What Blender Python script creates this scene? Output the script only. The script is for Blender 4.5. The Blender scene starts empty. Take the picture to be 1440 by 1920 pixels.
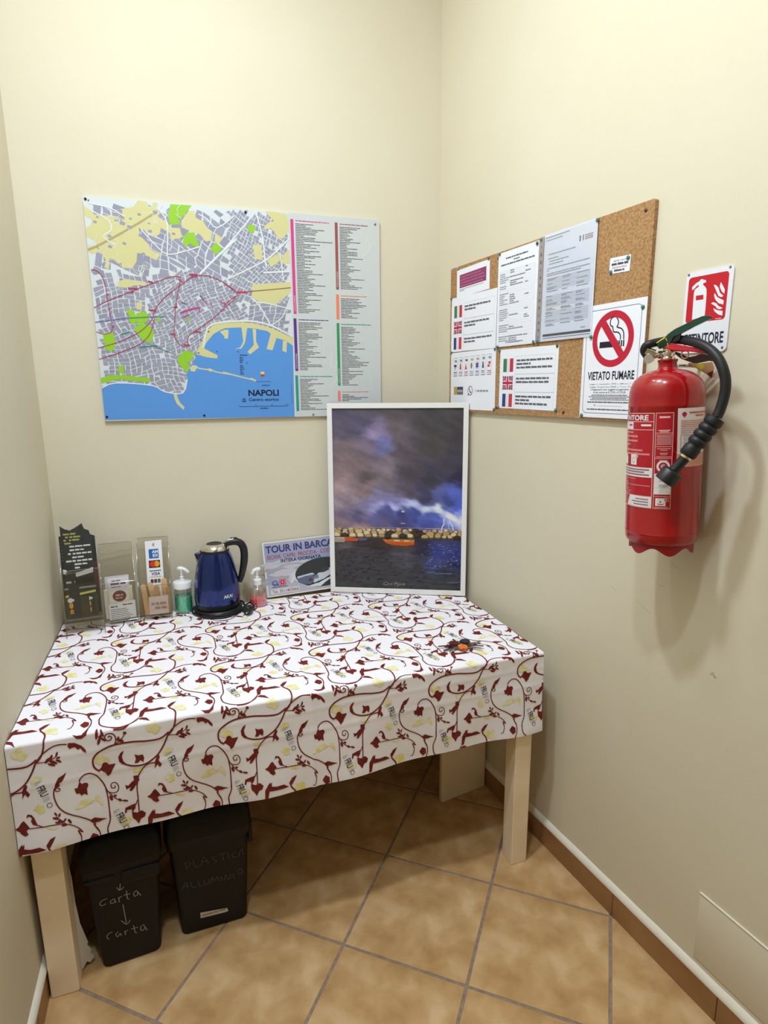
import bpy, bmesh, math, random
from mathutils import Vector, Matrix
# tuning values
EXPO = 0.0
LZ = 3.4
LAMPS = ((-.73, -1.05, 6.5), (-1.3, -1.05, 31), (-1.95, -1.05, 21))
EHALL = 0
WALLC = ((222, 213, 190), (218, 208, 183))
TILEC = ((178, 136, 86), (220, 186, 140), (202, 162, 112))
SKIRT = ((144, 102, 62), (164, 120, 78))
R = math.radians
sc = bpy.context.scene
col = sc.collection

# ------------------------------------------------------------------ camera
cd = bpy.data.cameras.new('camera'); cam = bpy.data.objects.new('camera', cd); col.objects.link(cam)
YAW, PITCH, ROLL = R(-18.1772), R(-11.6777), R(-0.4796)
fw = Vector((-math.sin(YAW)*math.cos(PITCH), math.cos(YAW)*math.cos(PITCH), math.sin(PITCH)))
rt = Vector((math.cos(YAW), math.sin(YAW), 0)); up = rt.cross(fw)
rt, up = rt*math.cos(ROLL)+up*math.sin(ROLL), -rt*math.sin(ROLL)+up*math.cos(ROLL)
CAM = Vector((-1.0187, -2.36, 1.5817))
cam.matrix_world = Matrix(((rt.x, up.x, -fw.x, CAM.x), (rt.y, up.y, -fw.y, CAM.y), (rt.z, up.z, -fw.z, CAM.z), (0, 0, 0, 1)))
cd.sensor_fit = 'HORIZONTAL'; cd.sensor_width = 36; cd.lens = 36*1125.125/1440; cd.clip_start = .02
sc.camera = cam

# ------------------------------------------------------------------ world, lamps, exposure
w = bpy.data.worlds.new('world'); sc.world = w; w.use_nodes = True
w.node_tree.nodes['Background'].inputs[0].default_value = (.9, .95, 1, 1)
w.node_tree.nodes['Background'].inputs[1].default_value = .3
sc.view_settings.view_transform = 'Standard'; sc.view_settings.look = 'None'
sc.view_settings.exposure = EXPO; sc.view_settings.gamma = 1; sc.view_settings.use_curve_mapping = False
def lamp(kind, name, loc, energy, color, **kw):
    l = bpy.data.lights.new(name, kind); l.energy = energy; l.color = color
    for k, v in kw.items(): setattr(l, k, v)
    o = bpy.data.objects.new(name, l); o.location = loc; col.objects.link(o); return o
WARM = (.765, .874, 1)
for y, x, e in LAMPS:
    lamp('AREA', 'ceiling_spot', (x, y, LZ), e, WARM, shape='DISK', size=.15)
if EHALL: lamp('AREA', 'hall_ceiling_light', (-.5, -3.7, 3.3), EHALL, (.9, .95, 1), shape='RECTANGLE', size=1.2, size_y=1.2)
# ------------------------------------------------------------------ helpers
def lin(c):
    return tuple(((v/255)/12.92 if v/255 <= .04045 else ((v/255+.055)/1.055)**2.4) for v in c[:3])
MATS = {}
def mat(name, c, rough=.5, metal=0., spec=.5, noise=None, bump=None, coat=0, alpha=1, trans=0):
    if name in MATS: return MATS[name]
    m = bpy.data.materials.new(name); m.use_nodes = True; nt = m.node_tree; b = nt.nodes['Principled BSDF']
    b.inputs['Base Color'].default_value = lin(c)+(1,); b.inputs['Roughness'].default_value = rough
    b.inputs['Metallic'].default_value = metal; b.inputs['Specular IOR Level'].default_value = spec
    b.inputs['Coat Weight'].default_value = coat; b.inputs['Alpha'].default_value = alpha; b.inputs['Transmission Weight'].default_value = trans
    tc = nt.nodes.new('ShaderNodeTexCoord')
    if noise:
        sc_, c2, det = noise
        n = nt.nodes.new('ShaderNodeTexNoise'); n.inputs['Scale'].default_value = sc_; n.inputs['Detail'].default_value = det
        nt.links.new(tc.outputs['Object'], n.inputs['Vector'])
        cr = nt.nodes.new('ShaderNodeValToRGB'); cr.color_ramp.elements[0].position = .35; cr.color_ramp.elements[1].position = .65
        cr.color_ramp.elements[0].color = lin(c)+(1,); cr.color_ramp.elements[1].color = lin(c2)+(1,)
        nt.links.new(n.outputs['Fac'], cr.inputs['Fac']); nt.links.new(cr.outputs['Color'], b.inputs['Base Color'])
    if bump:
        n = nt.nodes.new('ShaderNodeTexNoise'); n.inputs['Scale'].default_value = bump[0]; n.inputs['Detail'].default_value = 3
        nt.links.new(tc.outputs['Object'], n.inputs['Vector'])
        bp = nt.nodes.new('ShaderNodeBump'); bp.inputs['Strength'].default_value = bump[1]; bp.inputs['Distance'].default_value = bump[2]
        nt.links.new(n.outputs['Fac'], bp.inputs['Height']); nt.links.new(bp.outputs['Normal'], b.inputs['Normal'])
    MATS[name] = m; return m
def print_mat(name, rough=.5, coat=0, var=0, spec=.3):
    if name in MATS: return MATS[name]
    m = bpy.data.materials.new(name); m.use_nodes = True; nt = m.node_tree; b = nt.nodes['Principled BSDF']
    a = nt.nodes.new('ShaderNodeAttribute'); a.attribute_name = 'Col'
    b.inputs['Roughness'].default_value = rough; b.inputs['Coat Weight'].default_value = coat; b.inputs['Specular IOR Level'].default_value = spec
    b.inputs['Coat Roughness'].default_value = .08
    if var:
        tc = nt.nodes.new('ShaderNodeTexCoord'); n = nt.nodes.new('ShaderNodeTexNoise'); n.inputs['Scale'].default_value = var[0]; n.inputs['Detail'].default_value = 6
        nt.links.new(tc.outputs['Object'], n.inputs['Vector'])
        mx = nt.nodes.new('ShaderNodeMix'); mx.data_type = 'RGBA'; mx.blend_type = 'OVERLAY'; mx.inputs[0].default_value = var[1]
        nt.links.new(a.outputs['Color'], mx.inputs[6]); nt.links.new(n.outputs['Fac'], mx.inputs[7]); nt.links.new(mx.outputs[2], b.inputs['Base Color'])
    else: nt.links.new(a.outputs['Color'], b.inputs['Base Color'])
    MATS[name] = m; return m
def clear_mat(name, tint, lo=.06, hi=.6, rough=.06, gl=(1, 1, 1)):
    if name in MATS: return MATS[name]
    m = bpy.data.materials.new(name); m.use_nodes = True; nt = m.node_tree; nt.nodes.clear()
    o = nt.nodes.new('ShaderNodeOutputMaterial'); t = nt.nodes.new('ShaderNodeBsdfTransparent'); t.inputs[0].default_value = tint+(1,)
    gnode = nt.nodes.new('ShaderNodeBsdfGlossy'); gnode.inputs['Roughness'].default_value = rough; gnode.inputs[0].default_value = gl+(1,)
    lw = nt.nodes.new('ShaderNodeLayerWeight'); lw.inputs[0].default_value = .25
    mr = nt.nodes.new('ShaderNodeMapRange'); mr.inputs[3].default_value = lo; mr.inputs[4].default_value = hi
    nt.links.new(lw.outputs['Facing'], mr.inputs[0]); mx = nt.nodes.new('ShaderNodeMixShader')
    nt.links.new(mr.outputs[0], mx.inputs[0]); nt.links.new(t.outputs[0], mx.inputs[1]); nt.links.new(gnode.outputs[0], mx.inputs[2]); nt.links.new(mx.outputs[0], o.inputs[0])
    MATS[name] = m; return m

def tag(o, label=None, cat=None, group=None, kind=None):
    for k, v in (('label', label), ('category', cat), ('group', group), ('kind', kind)):
        if v: o[k] = v
    return o
def thing(name, label, cat, mw, group=None):
    o = bpy.data.objects.new(name, None); col.objects.link(o); o.empty_display_size = .05
    o.matrix_world = mw; return tag(o, label, cat, group)
def link(name, me, parent=None, mw=None):
    o = bpy.data.objects.new(name, me); col.objects.link(o)
    if parent: o.parent = parent
    if mw is not None: o.matrix_basis = mw
    return o
def obj(name, bm, m, parent=None, smooth=0, mw=None):
    me = bpy.data.meshes.new(name)
    bmesh.ops.recalc_face_normals(bm, faces=bm.faces)
    if smooth:
        for f in bm.faces: f.smooth = True
        for e in bm.edges:
            if len(e.link_faces) == 2 and e.calc_face_angle(0) > R(smooth): e.smooth = False
    bm.to_mesh(me); bm.free()
    if m: me.materials.append(m)
    return link(name, me, parent, mw)
def BM(): return bmesh.new()
def box(bm, x0, x1, y0, y1, z0, z1, bev=0, seg=1):
    r = bmesh.ops.create_cube(bm, size=1); vs = r['verts']
    for v in vs: v.co = Vector((x0+(v.co.x+.5)*(x1-x0), y0+(v.co.y+.5)*(y1-y0), z0+(v.co.z+.5)*(z1-z0)))
    if bev:
        es = list({e for v in vs for e in v.link_edges})
        bmesh.ops.bevel(bm, geom=es, offset=bev, segments=seg, affect='EDGES', profile=.5)
    return bm
def lathe(bm, prof, n=48, cx=0, cy=0, sx=1, sy=1):
    rings = []
    for r, z in prof:
        if r < 1e-6: rings.append([bm.verts.new((cx, cy, z))])
        else: rings.append([bm.verts.new((cx+r*sx*math.cos(2*math.pi*k/n), cy+r*sy*math.sin(2*math.pi*k/n), z)) for k in range(n)])
    for a, b in zip(rings, rings[1:]):
        for k in range(n):
            j = (k+1) % n
            if len(a) == 1 and len(b) == 1: continue
            if len(a) == 1: bm.faces.new((a[0], b[k], b[j]))
            elif len(b) == 1: bm.faces.new((a[k], b[0], a[j]))
            else: bm.faces.new((a[k], b[k], b[j], a[j]))
    return bm
def spline(pts, n=6):
    P = [Vector(p) for p in pts]; out = []
    for i in range(len(P)-1):
        p0 = P[max(i-1, 0)]; p1 = P[i]; p2 = P[i+1]; p3 = P[min(i+2, len(P)-1)]
        for k in range(n):
            t = k/n
            out.append(.5*((2*p1)+(p2-p0)*t+(2*p0-5*p1+4*p2-p3)*t*t+(3*p1-p0-3*p2+p3)*t*t*t))
    out.append(P[-1]); return out
def tube(bm, path, rad, n=10, flat=1, side=None):
    """tube along a polyline; rad number or list; flat scales the second axis"""
    P = [Vector(p) for p in path]; rings = []; prev = None
    for i, p in enumerate(P):
        t = (P[min(i+1, len(P)-1)]-P[max(i-1, 0)]).normalized()
        a = Vector(side) if side else (prev if prev else (Vector((0, 0, 1)) if abs(t.z) < .9 else Vector((1, 0, 0))))
        a = (a-t*a.dot(t)).normalized(); prev = a; b = t.cross(a)
        r = rad[i] if isinstance(rad, (list, tuple)) else rad
        rings.append([bm.verts.new(p+a*r*math.cos(2*math.pi*k/n)*1+b*r*flat*math.sin(2*math.pi*k/n)) for k in range(n)])
    for A, B in zip(rings, rings[1:]):
        for k in range(n): bm.faces.new((A[k], A[(k+1) % n], B[(k+1) % n], B[k]))
    bm.faces.new(rings[0][::-1]); bm.faces.new(rings[-1]); return bm
def prism(bm, poly, z0, z1, fn=None):
    """polygon extruded along third axis; fn maps (x,y,z)->point"""
    fn = fn or (lambda x, y, z: (x, y, z))
    a = [bm.verts.new(fn(x, y, z0)) for x, y in poly]; b = [bm.verts.new(fn(x, y, z1)) for x, y in poly]; n = len(poly)
    bm.faces.new(a[::-1]); bm.faces.new(b)
    for k in range(n): bm.faces.new((a[k], a[(k+1) % n], b[(k+1) % n], b[k]))
    return bm
def frame(o, ex, ey):
    ex = Vector(ex).normalized(); ey = Vector(ey); ey = (ey-ex*ey.dot(ex)).normalized(); ez = ex.cross(ey)
    return Matrix(((ex.x, ey.x, ez.x, o[0]), (ex.y, ey.y, ez.y, o[1]), (ex.z, ey.z, ez.z, o[2]), (0, 0, 0, 1)))
def rrect(x0, x1, y0, y1, r, n=5):
    out = []
    for cx, cy, a0 in ((x1-r, y1-r, 0), (x0+r, y1-r, 90), (x0+r, y0+r, 180), (x1-r, y0+r, 270)):
        for k in range(n+1):
            a = R(a0+90*k/n); out.append((cx+r*math.cos(a), cy+r*math.sin(a)))
    return out
def circ(cx, cy, r, n=24, ry=None, a0=0): return [(cx+r*math.cos(a0+2*math.pi*k/n), cy+(ry or r)*math.sin(a0+2*math.pi*k/n)) for k in range(n)]

TXT = {}
def glyphs(s, bold):
    if (s, bold) in TXT: return TXT[(s, bold)]
    cu = bpy.data.curves.new('lettering', 'FONT'); cu.body = s; cu.resolution_u = 3; cu.offset = bold; cu.fill_mode = 'FRONT'
    o = bpy.data.objects.new('lettering', cu); me = o.to_mesh()
    vs = [(v.co.x, v.co.y) for v in me.vertices]; fs = [tuple(p.vertices) for p in me.polygons]
    o.to_mesh_clear(); bpy.data.objects.remove(o); bpy.data.curves.remove(cu)
    TXT[(s, bold)] = (vs, fs); return vs, fs
LAY = .00016
class Print:
    """flat print: coloured polygons on a surface, one mesh"""
    def __init__(s, fn=None): s.v = []; s.f = []; s.c = []; s.fn = fn or (lambda x, y, z: (x, y, z))
    def poly(s, pts, c, l=1):
        i = len(s.v); z = l*LAY+(len(s.f) % 40)*3e-6; s.v += [(x, y, z) for x, y in pts]; s.f.append(tuple(range(i, i+len(pts)))); s.c.append(lin(c))
    def rect(s, x0, x1, y0, y1, c, l=1, nx=1):
        for k in range(nx):
            a, b = x0+(x1-x0)*k/nx, x0+(x1-x0)*(k+1)/nx; s.poly([(a, y0), (b, y0), (b, y1), (a, y1)], c, l)
    def box(s, x0, x1, y0, y1, t, c, l=1, nx=1):
        s.rect(x0, x1, y0, y0+t, c, l, nx); s.rect(x0, x1, y1-t, y1, c, l, nx); s.rect(x0, x0+t, y0, y1, c, l); s.rect(x1-t, x1, y0, y1, c, l)
    def ring(s, pts, inner, c, l=1):
        n = len(pts)
        for k in range(n): s.poly([pts[k], pts[(k+1) % n], inner[(k+1) % n], inner[k]], c, l)
    def stroke(s, pts, w, c, l=1, taper=False, smooth=0):
        P = [Vector((p[0], p[1], 0)) for p in pts]
        if smooth: P = spline(P, smooth)
        L, Rr = [], []; n = len(P)
        for i, p in enumerate(P):
            t = (P[min(i+1, n-1)]-P[max(i-1, 0)]).normalized(); m = Vector((-t.y, t.x, 0))
            ww = w/2*(1 if not taper else max(.25, math.sin(math.pi*(i+.5)/n)))
            L.append(p+m*ww); Rr.append(p-m*ww)
        for i in range(n-1): s.poly([(Rr[i].x, Rr[i].y), (Rr[i+1].x, Rr[i+1].y), (L[i+1].x, L[i+1].y), (L[i].x, L[i].y)], c, l)
    def text(s, t, x, y, h, c, l=2, w=None, bold=0, align='l', rot=0, sx=1, slant=0):
        """cap height h, optional total width w"""
        vs, fs = glyphs(t, bold)
        if not vs: return
        x0 = min(v[0] for v in vs); x1 = max(v[0] for v in vs); k = h/.73; kx = (w/(x1-x0)) if w else k*sx
        W = (x1-x0)*kx; off = {'l': 0, 'c': -W/2, 'r': -W}[align]; i = len(s.v); ca, sa = math.cos(rot), math.sin(rot)
        for a, b in vs:
            X = (a-x0)*kx+off+slant*b*k; Y = b*k; s.v.append((x+X*ca-Y*sa, y+X*sa+Y*ca, l*LAY))
        s.f += [tuple(i+j for j in f) for f in fs]; s.c += [lin(c)]*len(fs)
    def words(s, x0, x1, y, h, c, rnd, l=2, wl=(3, 9)):
        """a line of print too small to read"""
        x = x0
        while x < x1-h:
            n = min(rnd.uniform(*wl)*h*.6, x1-x); s.poly([(x, y), (x+n, y), (x+n, y+h*rnd.uniform(.75, 1)), (x, y+h)], c, l); x += n+h*.45
    def build(s, name, m, parent=None):
        me = bpy.data.meshes.new(name); me.from_pydata([s.fn(*v) for v in s.v], [], s.f); me.materials.append(m)
        at = me.color_attributes.new('Col', 'FLOAT_COLOR', 'CORNER'); d = []
        for p, c in zip(me.polygons, s.c): d += [c[0], c[1], c[2], 1.0]*p.loop_total
        at.data.foreach_set('color', d); me.update()
        return link(name, me, parent)

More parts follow.
